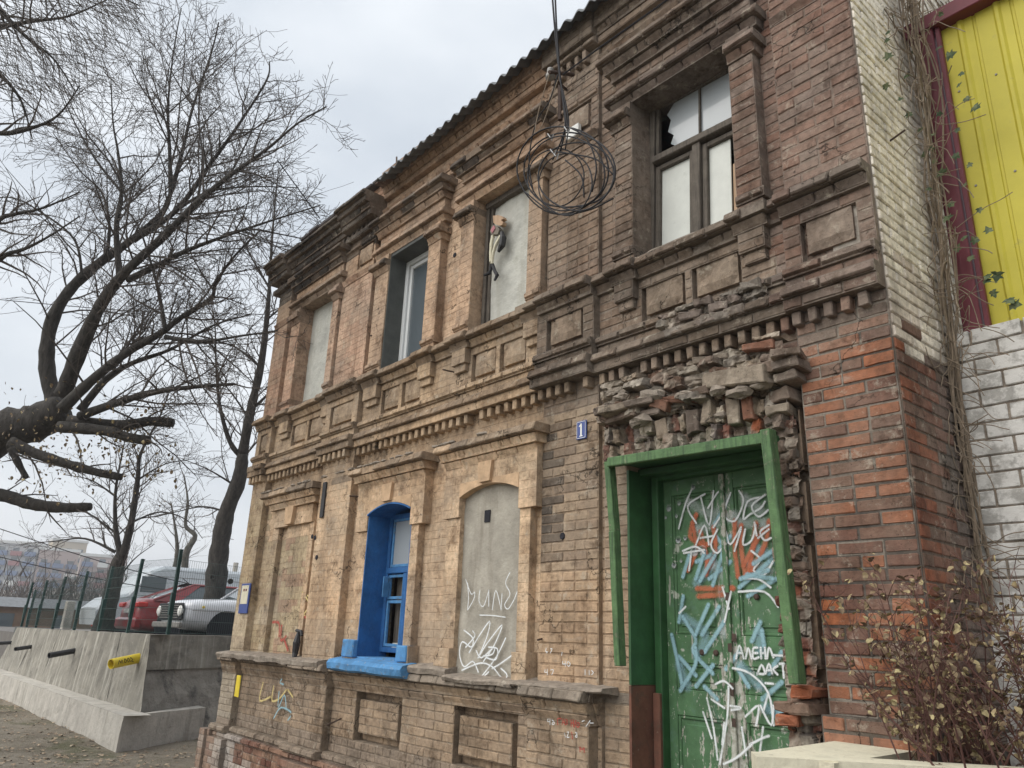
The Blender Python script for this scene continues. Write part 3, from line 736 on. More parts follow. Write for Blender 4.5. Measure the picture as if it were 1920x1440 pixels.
# plastic window, bay 2
mb = MB(); frame_box(mb, -7.30, -6.49, 4.44, 5.88, .13, .055, .06); frame_box(mb, -7.235, -6.555, 4.505, 5.815, .155, .045, .045)
wf = mb.build('window_frame', M['pvc'], house); mb = MB(); mb.box((-7.19, .18, 4.55), (-6.60, .19, 5.77)); mb.build('pane', M['glass'], wf)
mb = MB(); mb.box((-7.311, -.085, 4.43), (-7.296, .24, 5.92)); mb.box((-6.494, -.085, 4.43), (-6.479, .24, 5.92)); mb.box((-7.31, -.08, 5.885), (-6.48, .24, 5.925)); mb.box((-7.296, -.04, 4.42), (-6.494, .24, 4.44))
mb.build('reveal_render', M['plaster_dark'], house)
# wooden window upper right, sagging
MW = Matrix.Translation((-3.07, 0, 5.2)) @ Matrix.Rotation(radians(2.2), 4, 'Y') @ Matrix.Translation((3.07, 0, -5.2))
mb = MB(); frame_box(mb, -3.56, -2.57, 4.46, 6.0, .13, .055, .09, .006, MW)
mb.bevbox((-3.505, .10, 5.38), (-2.62, .21, 5.44), .006, M=MW); mb.bevbox((-3.115, .12, 4.5), (-3.04, .20, 5.385), .006, M=MW)
wf = mb.build('window_frame', M['wood'], house)
mb = MB(); frame_box(mb, -3.50, -3.12, 4.51, 5.36, .15, .04, .04, .004, MW); frame_box(mb, -3.035, -2.63, 4.51, 5.36, .15, .04, .04, .004, MW); frame_box(mb, -3.5, -2.63, 5.45, 5.94, .15, .03, .04, .004, MW)
mb.bevbox((-3.07, .15, 5.48), (-3.055, .18, 5.91), .003, M=MW); mb.build('sash', M['wood'], wf)
mb = MB(); mb.bevbox((-3.46, .185, 4.55), (-3.16, .197, 5.32), .003, M=MW); mb.build('blocking_board', M['board'], wf)
mb = MB(); mb.bevbox((-2.995, .185, 4.55), (-2.80, .197, 5.32), .003, M=MW); mb.build('blocking_board', M['board'], wf)
mb = MB(); mb.bevbox((-2.795, .20, 4.53), (-2.66, .21, 5.10), .002, M=MW); mb.build('plywood_piece', M['ply'], wf)
def flat(name, pts, y, mat, parent, Mx=None):
    mb = MB(); P = [Vector((x, y, z)) for x, z in pts]
    if Mx: P = [Mx@p for p in P]
    mb.prism(P, (0, .003, 0)); return mb.build(name, mat, parent)
flat('broken_pane', [(-3.30, 5.48), (-3.07, 5.48), (-3.07, 5.91), (-3.33, 5.91), (-3.40, 5.83), (-3.36, 5.76), (-3.39, 5.66), (-3.33, 5.60), (-3.36, 5.53)], .172, M['glass_dusty'], wf, MW)
flat('pane', [(-3.055, 5.48), (-2.66, 5.48), (-2.66, 5.91), (-3.055, 5.91)], .174, M['glass_dusty'], wf, MW)
flat('dark_backing_sheet', [(-3.47, 5.46), (-2.65, 5.46), (-2.65, 5.93), (-3.47, 5.93)], .5, M['plaster_dark'], wf, MW)  # dark sheet added behind the broken pane so no sky shows through
# blue window
mb = MB(); mb.box((-7.262, -.085, 1.36), (-7.245, .26, 2.86)); mb.box((-6.455, -.07, 1.36), (-6.438, .26, 2.86))
n = 14
for k in range(n):
    xa, xb = -7.26+.82*k/n, -7.26+.82*(k+1)/n; xc_ = -6.85
    za, zb = 2.797+.085*(1-((xa-xc_)/.41)**2), 2.797+.085*(1-((xb-xc_)/.41)**2)
    mb.prism([(xa, -.108, za), (xa, -.108, za-.016), (xb, -.108, zb-.016), (xb, -.108, zb)], (0, .37, 0))
mb.build('blue_reveal', M['blue'], house)
mb = MB(); frame_box(mb, -7.245, -6.455, 1.42, 2.82, .17, .05, .06, .005); mb.bevbox((-7.195, .155, 2.20), (-6.505, .23, 2.26), .006); mb.bevbox((-6.885, .16, 1.47), (-6.815, .22, 2.20), .006)
bw = mb.build('window_frame', M['blue'], house)
mb = MB(); frame_box(mb, -7.19, -6.89, 1.475, 1.93, .18, .03, .03); frame_box(mb, -7.19, -6.89, 1.94, 2.19, .18, .03, .03); frame_box(mb, -6.81, -6.51, 1.475, 1.93, .18, .03, .03); frame_box(mb, -6.81, -6.51, 1.94, 2.19, .18, .03, .03)
frame_box(mb, -7.19, -6.51, 2.265, 2.775, .185, .03, .03)
mb.bevbox((-7.17, .10, 1.96), (-7.155, .17, 2.17), .003); mb.build('sash', M['blue_light'], bw)
flat('broken_pane', [(-7.165, 2.29), (-6.70, 2.29), (-6.78, 2.37), (-6.80, 2.52), (-6.73, 2.66), (-6.62, 2.755), (-7.165, 2.755)], .2, M['glass_dusty'], bw)
flat('pane', [(-6.78, 1.96), (-6.54, 1.96), (-6.54, 2.17), (-6.78, 2.17)], .2, M['glass'], bw)
mb = MB()
for k in range(7):
    x = -7.18+.1*k; mb.bevbox((x, .27+random.uniform(0,.03), 1.42), (x+.085, .29+random.uniform(0.02,.03), 2.2), .004, jit=.004)
mb.build('inner_board', M['wood'], bw)
mb = MB()
for k in range(9): 
    x = random.uniform(-7.1, -6.6); mb.box((x, .19, 1.46), (x+random.uniform(.05,.12), .25, 1.47+random.uniform(0,.05)), None, .012)
mb.build('broken_glass_scraps', M['plaster_pale'], bw)
# blue sill: lumpy
mb = MB(); n = 26
prof = [(-.075, 1.36), (-.22, 1.335), (-.245, 1.30), (-.235, 1.245), (-.20, 1.225), (-.08, 1.22)]
vs = []
for i in range(n+1):
    x = -7.55+1.37*i/n
    for (y, z) in prof: vs.append((x+random.uniform(-.004,.004), y+.02*(vn(x*5, z*9, 2)-.5)+.012*(vn(x*20,z*20,4)-.5), z+.018*(vn(x*6, y*9, 8)-.5)))
k = len(prof); mb.add(vs, [(i*k+j+1, (i+1)*k+j+1, (i+1)*k+j, i*k+j) for i in range(n) for j in range(k-1)]+[tuple(range(k)), tuple(n*k+j for j in range(k))[::-1]])
mb.box((-7.27, -.08, 1.345), (-6.43, .3, 1.375), None, .003); mb.bevbox((-7.48, -.135, 1.36), (-7.25, .05, 1.53), .01, jit=.004); mb.bevbox((-6.46, -.135, 1.355), (-6.285, .0, 1.50), .01, jit=.003)
mb.build('blue_sill', M['blue_light'], house, smooth=False)
# grey blocked opening below bay 3 with a square vent
xc_, hw_ = -5.23, .41
topf = lambda x: 2.80+.085*(1-((x-xc_)/hw_)**2)+.01
bp_ = rough_plate('plastered_opening', -5.64, -4.82, 1.27, 2.9, -.028, M['plaster'], .006, 20, 34, house, topf)
mb = MB(); mb.box((-5.34, -.0375, 2.56), (-5.265, -.03, 2.665)); mb.build('vent_hole', M['void'], bp_)
# cement sills
def lumpsill(x0, x1, z, y0, mat=M['lump'], th=.06, n=None):
    n = n or int((x1-x0)/.06); mb = MB(); vs = []
    prof = [(0.0, .03), (y0, .004), (y0-.012, -.015), (y0, -th), (0.0, -th-.004)]
    for i in range(n+1):
        x = x0+(x1-x0)*i/n
        for (y, dz) in prof: vs.append((x, y+.03*(vn(x*7, dz*40, 3)-.5), z+dz+.02*(vn(x*9, y*20, 7)-.5)))
    k = 5; mb.add(vs, [(i*k+j+1, (i+1)*k+j+1, (i+1)*k+j, i*k+j) for i in range(n) for j in range(k-1)]+[tuple(range(k)), tuple(n*k+j for j in range(k))[::-1]])
    return mb.build('cement_sill', mat, house)
lumpsill(-6.22, -5.62, 1.335, -.16); lumpsill(-5.62, -4.72, 1.285, -.19, th=.04); lumpsill(-4.72, -3.80, 1.288, -.19, th=.025); lumpsill(-10.55, -7.75, 1.30, -.245, n=50)
lumpsill(-3.58, -2.55, 4.43, -.13, M['lump'], .03); lumpsill(-5.68, -4.78, 4.44, -.10, M['lump'], .02); lumpsill(-7.34, -6.45, 4.44, -.10, M['lump'], .02); lumpsill(-9.6, -8.6, 4.44, -.12, M['lump'], .02)

# ---------- door ----------
YD = .27
door = MB(); XD0, XD1, XDC, ZD0, ZD1 = -3.60, -2.52, -3.075, .2, 2.76
mb = MB(); mb.bevbox((-3.66, .2, ZD0), (-3.60, .34, 2.82), .006); mb.bevbox((-2.55, .2, ZD0), (-2.49, .34, 2.82), .006); mb.bevbox((-3.60, .201, 2.745), (-2.55, .339, 2.82), .006)
dfr = mb.build('door_frame', M['green'], house)
zs = [ (at(1300, 925, YD).z, at(1300, 1190, YD).z), (at(1310, 1245, YD).z, at(1310, 1295, YD).z), (at(1310, 1345, YD).z, .35) ]
dsurf = []
def leaf(x0, x1):
    d = MB(); d.bevbox((x0, YD+.018, ZD0), (x1, YD+.05, ZD1), .004)
    d.bevbox((x0, YD, ZD0), (x0+.07, YD+.03, ZD1), .004); d.bevbox((x1-.07, YD, ZD0), (x1, YD+.03, ZD1), .004)
    prev = ZD1
    for (zt, zb) in zs: d.bevbox((x0+.07, YD+.001, zt), (x1-.07, YD+.03, prev), .004); prev = zb
    o = d.build('door_leaf', M['green_door'], house)
    for (zt, zb) in zs:
        p = MB(); f = .022
        for a, b in (((x0+.07, YD+.004, zb), (x0+.07+f, YD+.026, zt)), ((x1-.07-f, YD+.004, zb), (x1-.07, YD+.026, zt)), ((x0+.07+f, YD+.005, zt-f), (x1-.07-f, YD+.026, zt)), ((x0+.07+f, YD+.005, zb), (x1-.07-f, YD+.026, zb+f))): p.bevbox(a, b, .007)
        p.bevbox((x0+.12, YD+.008, zb+.05), (x1-.12, YD+.022, zt-.05), .006); p.build('door_panel', M['green_door'], o)
        dsurf.append((x0+.07, x1-.07, zb, zt))
    return o
lf = leaf(XD0, XDC-.004); rf = leaf(XDC+.004, -2.553)
mb = MB(); mb.bevbox((XDC-.03, YD-.02, ZD0), (XDC+.012, YD, ZD1-.02), .005); mb.build('meeting_strip', M['green_door'], lf)
for zz in (1.92, 1.66, 1.60, 1.36, 1.33, 1.15):
    mb = MB(); mb.box((XDC-.012 if zz != 1.66 else XDC+.02, YD-.024, zz-.03), (XDC+.015 if zz != 1.66 else XDC+.05, YD-.0205, zz+.02), None, .003); mb.build('lock_hole', M['rust'], lf)
for px, py in ((1317, 1223), (1343, 1224), (1419, 1119)):
    p = at(px, py, YD); mb = MB(); mb.lathe(p, (0, -1, 0), [(0, .02), (.008, .02), (.014, .012)], 10); mb.build('bolt_head', M['rust'], lf)
# green reveal, header boards
mb = MB(); mb.box((-3.693, -.03, 1.33), (-3.672, .26, 2.80), None, .002); mb.build('green_reveal', M['green'], house)
mb = MB(); mb.box((-3.694, -.03, -.2), (-3.674, .26, 1.325), None, .002); mb.build('brown_reveal', M['brown_paint'], house)
mb = MB(); mb.bevbox((-3.66, .17, .2), (-3.60, .2, 1.28), .005); mb.build('rust_red_post', M['brown_paint'], house)
def board(name, a, b, w_, t, mat=M['green_board'], up=(0, 1, 0)):
    a, b = Vector(a), Vector(b); d = (b-a); ln = d.length; d.normalize(); u = Vector(up); s_ = d.cross(u).normalized(); u = s_.cross(d)
    Mx = Matrix((s_, u, d)).transposed().to_4x4(); Mx.translation = a
    mb = MB(); mb.bevbox((-w_/2, -t/2, 0), (w_/2, t/2, ln), .004, M=Mx, jit=.0015); return mb.build(name, mat, house)
board('casing_board', (-3.745, -.16, 2.85), (-3.70, -.15, 2.30), .05, .07); board('casing_board', (-3.70, -.16, 2.34), (-3.655, -.16, 1.45), .05, .07)
board('casing_board', (-2.43, -.19, 2.85), (-2.36, -.19, 1.42), .065, .08)
board('lintel_board', (-3.72, -.19, 2.835), (-2.40, -.19, 2.80), .065, .05)
board('lintel_board', (-3.72, -.02, 2.86), (-2.45, -.02, 2.83), .04, .30, M['green']); board('lintel_board', (-3.69, .14, 2.80), (-2.5, .14, 2.79), .05, .10, M['green'])
# rough brick rubble and crumbled mortar over and beside the door
def lump(c, r, mat=M['lump'], sq=(1, 1, 1), nm='mortar_lump'):
    mb = MB(); n, m_ = 8, 5; vs = []; s0 = random.random()*50
    for j in range(m_+1):
        for i in range(n):
            t, ph = 2*pi*i/n, pi*j/m_; d = Vector((sin(ph)*cos(t), sin(ph)*sin(t), cos(ph)))
            k = r*(.65+.4*vn(d.x*2+s0, d.z*2+d.y*2+s0, 4)+.4*random.random()**2); vs.append(Vector(c)+Vector((d.x*k*sq[0], d.y*k*sq[1], d.z*k*sq[2])))
    mb.add(vs, [(j*n+i, (j+1)*n+i, (j+1)*n+(i+1)%n, j*n+(i+1)%n) for j in range(m_) for i in range(n)]); return mb.build(nm, mat, house)
rub = [0]
def loose(x, y, z, l, h, d, ry=0, rz_=0, rx=0, col=None, rough=2.2):
    mb = MB(); vs_, fs_0 = brick_shape(l, h, d, 'flat', min(rough, 1.2)); s0 = random.random()*30; vs_ = [(a+.022*(vn(a*25+s0, c*25, 3)-.5), b+.03*(vn(a*30+s0, c*30+b*9, 5)-.5), c+.02*(vn(a*22, c*22+s0, 4)-.5)) for a, b, c in vs_]; mb.add(vs_, fs_0); col = col or mixc(mixc(C_GREY, C_CREAM, random.random()*.7), C_DRED, .5*(random.random() > .75))
    o = link('loose_brick', mb.mesh('loose_brick', M_BO), house, Matrix.Translation((x, y, z)) @ Matrix.Rotation(rz_, 4, 'Z') @ Matrix.Rotation(ry, 4, 'Y') @ Matrix.Rotation(rx, 4, 'X')); o.color = (*col, 1)
for px, py, wpx, hpx, y, ry in ((1125, 768, 40, 14, -.17, 0), (1150, 762, 60, 14, -.20, .02), (1195, 752, 55, 14, -.20, 0), (1160, 780, 70, 15, -.14, 0), (1215, 772, 50, 15, -.13, -.1), (1235, 757, 34, 22, -.14, -.5),
        (1372, 708, 125, 34, -.17, -.12), (1300, 735, 60, 16, -.13, -.1), (1270, 748, 60, 14, -.12, -.15), (1425, 690, 45, 22, -.18, -.1), (1472, 660, 44, 16, -.22, 0), (1470, 680, 46, 20, -.19, 0), (1468, 705, 40, 18, -.16, 0), (1460, 740, 38, 26, -.10, 0), (1455, 765, 38, 18, -.12, 0), (1448, 785, 34, 16, -.08, 0),
        (1240, 805, 20, 40, -.09, .1), (1297, 790, 22, 46, -.10, 0), (1322, 770, 20, 50, -.09, .05), (1374, 770, 22, 50, -.10, 0), (1400, 765, 20, 46, -.09, .05), (1330, 672, 60, 14, -.11, 0), (1255, 700, 60, 14, -.08, 0), (1420, 648, 50, 14, -.14, -.05)):
    p = at(px, py, y); sc_ = (p-CAM).dot(FW)/F
    loose(p.x, y, p.z, wpx*sc_*1.2, hpx*sc_, .22, -ry+random.uniform(-.06,.06), random.uniform(-.3, .3), random.uniform(-.2, .2), random.choice(((.20,.165,.13), (.27,.225,.175), mixc(C_GREY, C_BR, .6), (.15,.12,.10), (.30,.24,.18), (.24,.12,.08))), 1.0)
def crumble(name, x0, x1, z0, z1, y0, amp, cw, ch, cols, seed, res=.0105, bottom=None):
    r = random.Random(seed); seeds = {}; ni, nj = int((x1-x0)/cw)+3, int((z1-z0)/ch)+3
    for j in range(-1, nj):
        for i in range(-1, ni):
            seeds[i, j] = ((i+.5+(.5 if j % 2 else 0)+r.uniform(-.28,.28))*cw, (j+.5+r.uniform(-.2,.2))*ch, r.random()**1.3, r.choice(cols), r.uniform(-.5,.5), r.uniform(-.4,.4))
    nx, nz = int((x1-x0)/res), int((z1-z0)/res); mb = MB(); vs = []; cs = []
    for jj in range(nz+1):
        for ii in range(nx+1):
            x, z = (x1-x0)*ii/nx, (z1-z0)*jj/nz; wx = x+.02*(vn(x*14, z*14, seed)-.5); wz = z+.02*(vn(x*13+9, z*13, seed+1)-.5)
            ci_, cj = int(wx/cw), int(wz/ch); best = []
            for j in range(cj-1, cj+2):
                for i in range(ci_-2, ci_+2):
                    q = seeds.get((i, j))
                    if q: best.append((max(abs(wx-q[0])/cw, abs(wz-q[1])/ch), q))
            best.sort(key=lambda t_: t_[0]); d0, q = best[0]; gap = best[1][0]-d0
            e = sm(.0, .13, gap); dep = amp*q[2]+q[4]*(wx-q[0])*.6+q[5]*(wz-q[1])*.8
            y = y0-(dep*e)+.03*(1-e)-.022*(vn(x*30, z*30, seed+2)-.5)-.012*(vn(x*80, z*80, seed+3)-.5)
            c = mixc(mixc(C_GREY, (.10,.09,.08), vn(x*9, z*9, seed+4)), q[3], e)
            lime = sm(.55, .75, vn(x*16, z*16, seed+6)); c = mixc(c, (.45, .40, .33), lime*.6)
            vs.append((x0+x, y, z0+z)); cs.append(c)
    for k, (p, c) in enumerate(zip(vs, cs)): mb.v.append(p); mb.c.append((*c, 1))
    mb.hascol = True; w_ = nx+1; mb.f += [(j*w_+i, j*w_+i+1, (j+1)*w_+i+1, (j+1)*w_+i) for j in range(nz) for i in range(nx)]
    o = mb.build(name, M_BA, house); return tag(o, kind='stuff')
CC = [C_GREY, mixc(C_GREY, C_CREAM, .4), mixc(C_GREY, C_BR, .6), C_BR, (.30, .24, .18), C_DRED, C_CREAM, (.15, .13, .115), (.12, .10, .09)]
crumble('broken_brickwork', -3.90, -2.34, 2.875, 3.17, -.01, .10, .075, .13, CC+[C_RED], 5)
crumble('broken_brickwork', -3.90, -2.34, 3.165, 3.49, -.05, .10, .20, .07, CC[:5], 6)
crumble('broken_brickwork', -2.53, -2.33, .3, 2.93, -.03, .045, .12, .072, [C_BR, C_DRED, mixc(C_GREY, C_BR, .5), C_GREY, (.26,.10,.06)], 7)
crumble('broken_brickwork', -3.30, -2.42, 3.70, 3.88, -.11, .05, .16, .07, [mixc(C_GREY, C_BR, .4), C_GREY, C_MAUVE], 8)
for i in range(12):
    x, z = random.uniform(-3.8, -2.4), random.uniform(2.95, 3.4); lump((x, -.05, z), random.uniform(.025, .05), M['lump'], (random.uniform(1, 2), .8, random.uniform(.4, .8)))
for px, py, r_ in ((1220, 745, .09), (1200, 790, .07), (1180, 760, .06), (1140, 765, .05), (1390, 735, .07), (1350, 730, .06), (1430, 720, .06), (1280, 740, .05), (1165, 745, .05)):
    p = at(px, py, -.13); lump(p, r_, M['lump'], (1.5, .8, .6))
for i in range(0):      # crumbling right-hand jamb with its crack
    z = 1.25+i*.056; x = -2.36+random.uniform(-.03, .02)
    if random.random() < .6: loose(x, -.07+random.uniform(-.03, .02), z, random.uniform(.06, .11), .055, .2, random.uniform(-.06, .06), random.uniform(-.2, .2), 0, mixc(C_BR, C_GREY, random.random()), 1.2)
for px, py, c in ((1505, 1298, C_RED), (1470, 1325, C_BR), (1478, 1350, C_RED), (1500, 1330, C_BR)):
    p = at(px, py, -.12); loose(p.x, -.14, p.z, .13, .06, .2, 0, random.uniform(-.2, .2), 0, c, 2.5)
# shattered brick ends across the sagging frieze of the right bay
for i in range(9):
    x = random.uniform(-3.3, -2.5); loose(x, -.16, 3.71+.075*random.randrange(3), random.uniform(.12,.25), .062, .2, random.uniform(-.05,.1), random.uniform(-.15,.15), 0, mixc(C_GREY, C_MAUVE, random.random()), 1.2)
for i in range(40):
    x = random.uniform(-9.9, -4.8); lump((x, -.2, 3.31), random.uniform(.015, .03), M['lump'], (2.4, 1, .6))

# ---------- graffiti: flat paint on door, plaster and brick ----------
def paint(name, col, dens=1.0):
    m, t, b = newmat(name); P = pos(t); b.inputs['Base Color'].default_value = (*col, 1); b.inputs['Roughness'].default_value = .6
    a = N(t, 'ShaderNodeAttribute', attribute_name='col').outputs['Fac']
    ad = N(t, 'ShaderNodeMath', operation='MULTIPLY_ADD'); t.links.new(noise_(t, 110, 5, .8, P), ad.inputs[0]); ad.inputs[1].default_value = .9
    a2 = N(t, 'ShaderNodeMath', operation='ADD'); t.links.new(a, a2.inputs[0]); a2.inputs[1].default_value = -.30; t.links.new(a2.outputs[0], ad.inputs[2])
    ad2 = N(t, 'ShaderNodeMath', operation='MULTIPLY'); t.links.new(ramp(t, ad.outputs[0], [(.18, 0), (.50, .55), (.85, 1)]), ad2.inputs[0]); t.links.new(ramp(t, noise_(t, 14, 4, .6, P), [(.3, .55*dens), (.5, .95*dens)]), ad2.inputs[1])
    t.links.new(ad2.outputs[0], b.inputs['Alpha']); return m
PW, PC, PO, PR, PY = paint('white_spray', (.72, .75, .76)), paint('cyan_spray', (.30, .50, .57), .85), paint('orange_spray', (.52, .14, .06), .85), paint('red_marker', (.38, .06, .04)), paint('yellow_spray', (.6, .48, .2))
def strokes(name, lst, y, mat, wd, parent, ox=0, oy=0, sc=1, off=.0):
    for i, st in enumerate(lst):
        mb = MB(); P = fan([at(ox+a/sc, oy+b/sc, y) for a, b in st], 4)
        mb.ribbon(P, wd, (0, -1, 0), off+.0005*i); mb.build(name, mat, parent)
D6 = dict(ox=1080, oy=860, sc=2.483)
yG = YD-.004
strokes('faded_spray', [[(520,200),(640,260),(700,180)],[(560,330),(660,300),(740,260)],[(780,180),(860,240)],[(760,300),(880,300)],[(620,480),(700,560),(680,640)],[(800,480),(900,520)],[(700,700),(690,820)]], yG+.0015, paint('faded_white_spray', (.6, .66, .66), .33), .06, lf, **D6)
strokes('faded_cyan_spray', [[(500,740),(600,820),(560,920)],[(640,480),(560,580)],[(840,420),(930,470)],[(480,960),(520,1060)],[(850,800),(860,900)],[(760,960),(860,1060)],[(880,1160),(980,1180)]], yG+.0013, paint('faded_cyan', (.30, .50, .56), .45), .06, lf, **D6)
strokes('orange_graffiti', [[(560,260),(530,360),(600,400),(640,380)],[(540,300),(560,420),(520,520)],[(580,340),(610,470),(605,540)],[(640,320),(650,430),(610,520)],[(740,290),(740,420),(755,550)],[(770,310),(770,420),(790,540)],[(840,300),(820,440),(800,545)],[(900,290),(880,400),(820,520)],[(870,330),(780,500)],[(565,605),(735,603)],[(570,640),(690,632)]], yG, PO, .032, lf, **D6)
strokes('cyan_graffiti', [[(690,230),(640,330),(700,420)],[(560,480),(640,440),(720,360)],[(620,560),(720,480)],[(760,600),(900,480)],[(800,640),(930,560)],[(480,760),(500,640)],[(600,900),(690,760)],[(480,920),(560,1010)],[(560,1060),(640,960)],[(700,980),(760,900)],[(820,850),(860,760)],[(900,1000),(960,900)],[(870,1120),(960,1040)],[(600,1060),(660,1120)],[(500,550),(530,450)],[(560,560),(600,440)],[(580,570),(650,450)],[(640,590),(680,460),(700,380)],[(500,735),(560,840),(550,900),(640,1000)],[(620,680),(560,820)],[(670,690),(590,820)],[(450,820),(480,960),(500,1060)],[(490,1080),(560,960),(560,880)],[(830,490),(920,430)],[(800,540),(920,560)],[(770,560),(900,520)],[(870,800),(880,870)],[(920,1180),(980,1150)],[(990,1160),(930,1200)],[(760,980),(810,1060)]], yG-.001, PC, .026, lf, **D6)
strokes('white_graffiti', [[(478,325),(510,210),(540,140)],[(600,165),(520,220),(560,300)],[(580,175),(620,310),(640,150)],[(615,230),(670,150),(690,230),(640,320)],[(720,160),(690,260),(740,290),(780,200),(760,150)],[(860,180),(800,200),(780,280),(810,260),(860,230),(880,200)],[(880,170),(820,220),(850,270),(895,240)],
  [(560,400),(600,310),(620,400)],[(580,370),(640,360)],[(660,330),(630,400),(660,440),(700,380),(680,340)],[(700,340),(720,400),(770,320)],[(770,330),(740,430)],[(790,330),(780,400),(820,380),(840,310)],[(900,310),(860,340),(880,380),(910,370)],[(900,330),(850,370)],
  [(500,430),(560,410),(600,440)],[(505,440),(600,425)],[(540,440),(530,520)],[(820,430),(860,470),(830,520),(880,540),(920,480)],[(770,560),(850,560),(910,600)],[(760,620),(880,620),(945,690)],
  [(750,930),(765,870),(785,930)],[(755,905),(780,905)],[(795,930),(806,882),(822,930)],[(850,880),(830,885),(830,930),(855,925)],[(832,905),(850,905)],[(865,880),(868,930)],[(866,905),(885,905)],[(885,880),(888,930)],[(895,930),(905,880),(925,925)],
  [(920,915),(980,918)],[(850,1005),(870,960),(885,1000),(850,1000)],[(890,1000),(905,955),(920,1000)],[(895,985),(915,985)],[(945,965),(925,980),(945,1005)],[(955,955),(975,955)],[(970,955),(975,1020)],[(890,1045),(925,1048)],
  [(600,1180),(640,1300)],[(780,1250),(800,1380)],[(690,600),(720,700)],[(730,620),(700,760)],[(880,1250),(860,1400)],[(640,1120),(700,1160)],[(905,1090),(880,1180)],[(700,1230),(690,1330)],[(520,690),(490,720)],[(850,360),(840,300)],[(740,975),(820,1000),(905,1090),(930,1240)],[(620,1115),(650,1250),(670,1400)],[(720,1060),(715,1200),(680,1420)],[(660,1050),(700,1035),(740,1070)],[(730,1150),(780,1160),(735,1170)],[(800,1200),(860,1150),(850,1240)],[(870,1150),(920,1240),(930,1150)],[(820,1330),(880,1300),(910,1290)],[(700,1420),(760,1390),(830,1330)]], yG-.002, PW, .013, lf, **D6)
for a, b, r_ in ((432,228,13),(480,205,10),(468,265,8),(418,272,7),(476,376,13),(508,367,9),(456,492,12),(489,474,7),(545,130,11),(590,425,18),(550,425,20)):
    mb = MB(); p = at(1080+a/2.483, 860+b/2.483, yG-.003); mb.ribbon([p, p+Vector((0, 0, -r_*.0006))], r_*.0026, (0, -1, 0)); mb.build('white_paint_dot', PW, lf)
R7 = dict(ox=640, oy=860, sc=3.0)
strokes('white_graffiti', [[(710,700),(715,780),(710,850)],[(700,680),(730,760),(750,750),(745,790),(712,850)],[(780,740),(775,800),(800,830),(830,740)],[(830,740),(830,830)],[(850,850),(870,740),(900,850)],[(900,850),(905,760)],[(950,640),(925,700),(950,760),(920,820),(940,845),(975,790)],[(975,790),(990,750)],[(780,880),(850,882),(925,892)]], -.052, PW, .008, bp_, **R7)
strokes('white_tag', [[(690,965),(740,1010),(730,1060),(680,1030),(665,1100),(690,1170),(740,1140),(770,1200)],[(700,1060),(750,1000),(740,970)],[(720,1090),(780,990),(835,915),(820,1000),(770,1120)],[(770,1120),(820,1040),(905,935),(860,1050),(800,1140)],[(760,1080),(790,1120),(860,1060),(850,1100),(800,1110)],[(925,1010),(870,1120),(780,1240),(830,1200)],[(990,1085),(900,1150),(850,1180)],[(680,1190),(780,1150),(850,1170),(900,1230),(950,1260)],[(900,1180),(935,1220),(905,1270)],[(830,1060),(880,1070),(870,1130),(820,1120)]], -.055, PW, .012, bp_, **R7)
RS = dict(ox=640, oy=1140, sc=3.2)
strokes('red_marker_writing', [[(1298,700),(1298,665),(1320,665)],[(1325,700),(1333,665),(1343,700)],[(1328,688),(1340,688)],[(1348,668),(1358,675),(1350,683),(1358,692),(1347,700)],[(1380,672),(1380,710)],[(1380,690),(1395,690)],[(1395,672),(1395,710)],[(1400,715),(1410,675)],[(1415,690),(1428,690),(1428,712),(1415,712),(1415,690)],[(1385,745),(1390,785)],[(1435,835),(1435,862)],[(1435,835),(1448,850),(1460,838),(1460,865)]], -.158, PR, .008, house, **RS)
strokes('scratched_numbers', [[(1240,665),(1238,680),(1252,682)],[(1252,665),(1252,700)],[(1265,672),(1275,680),(1265,695),(1272,700),(1280,690),(1268,675)],[(1340,750),(1345,775)],[(1355,745),(1365,745),(1355,775),(1368,775)],[(1405,745),(1415,755),(1405,770),(1415,775),(1415,748)],[(1445,680),(1460,675)],[(1470,710),(1495,675)],[(1495,690),(1515,690)]], -.158, PW, .005, house, **RS)
strokes('scratched_numbers', [[(1230,240),(1225,260),(1238,262),(1230,270)],[(1255,245),(1265,245),(1255,270)],[(1325,265),(1322,285)],[(1330,320),(1328,335),(1345,335)],[(1345,318),(1345,350)],[(1362,320),(1375,335),(1365,350),(1355,335),(1362,320)],[(1225,370),(1222,385),(1238,385)],[(1238,368),(1238,400)],[(1258,372),(1275,372),(1265,400)],[(1465,370),(1465,400)],[(1490,375),(1490,402)],[(1505,375),(1515,388),(1505,400)]], -.058, PW, .005, house, **RS)
Z4 = dict(ox=380, oy=960, sc=3.0)
strokes('yellow_graffiti', [[(560,450),(600,520),(570,580),(630,590)],[(640,420),(610,500),(650,540)],[(590,470),(640,480)]], -.03, PY, .02, house, **Z4)
strokes('red_graffiti', [[(600,530),(585,600),(580,710)],[(575,590),(605,600)],[(575,760),(572,785)],[(395,620),(430,625),(430,700)],[(445,640),(440,720),(470,700)],[(460,720),(480,775)]], -.03, PR, .03, house, **Z4)
strokes('pale_graffiti', [[(340,960),(320,1060),(380,1040)],[(400,980),(390,1060),(430,1050),(470,1000)],[(480,1000),(520,1060)]], -.075, PY, .022, house, **Z4)
strokes('cyan_graffiti', [[(445,940),(435,960),(455,970)],[(430,1010),(425,1100),(460,1030),(470,1110)],[(400,1160),(440,1100),(500,1130),(480,1170)],[(520,1100),(500,1160)]], -.08, PC, .018, house, **Z4)

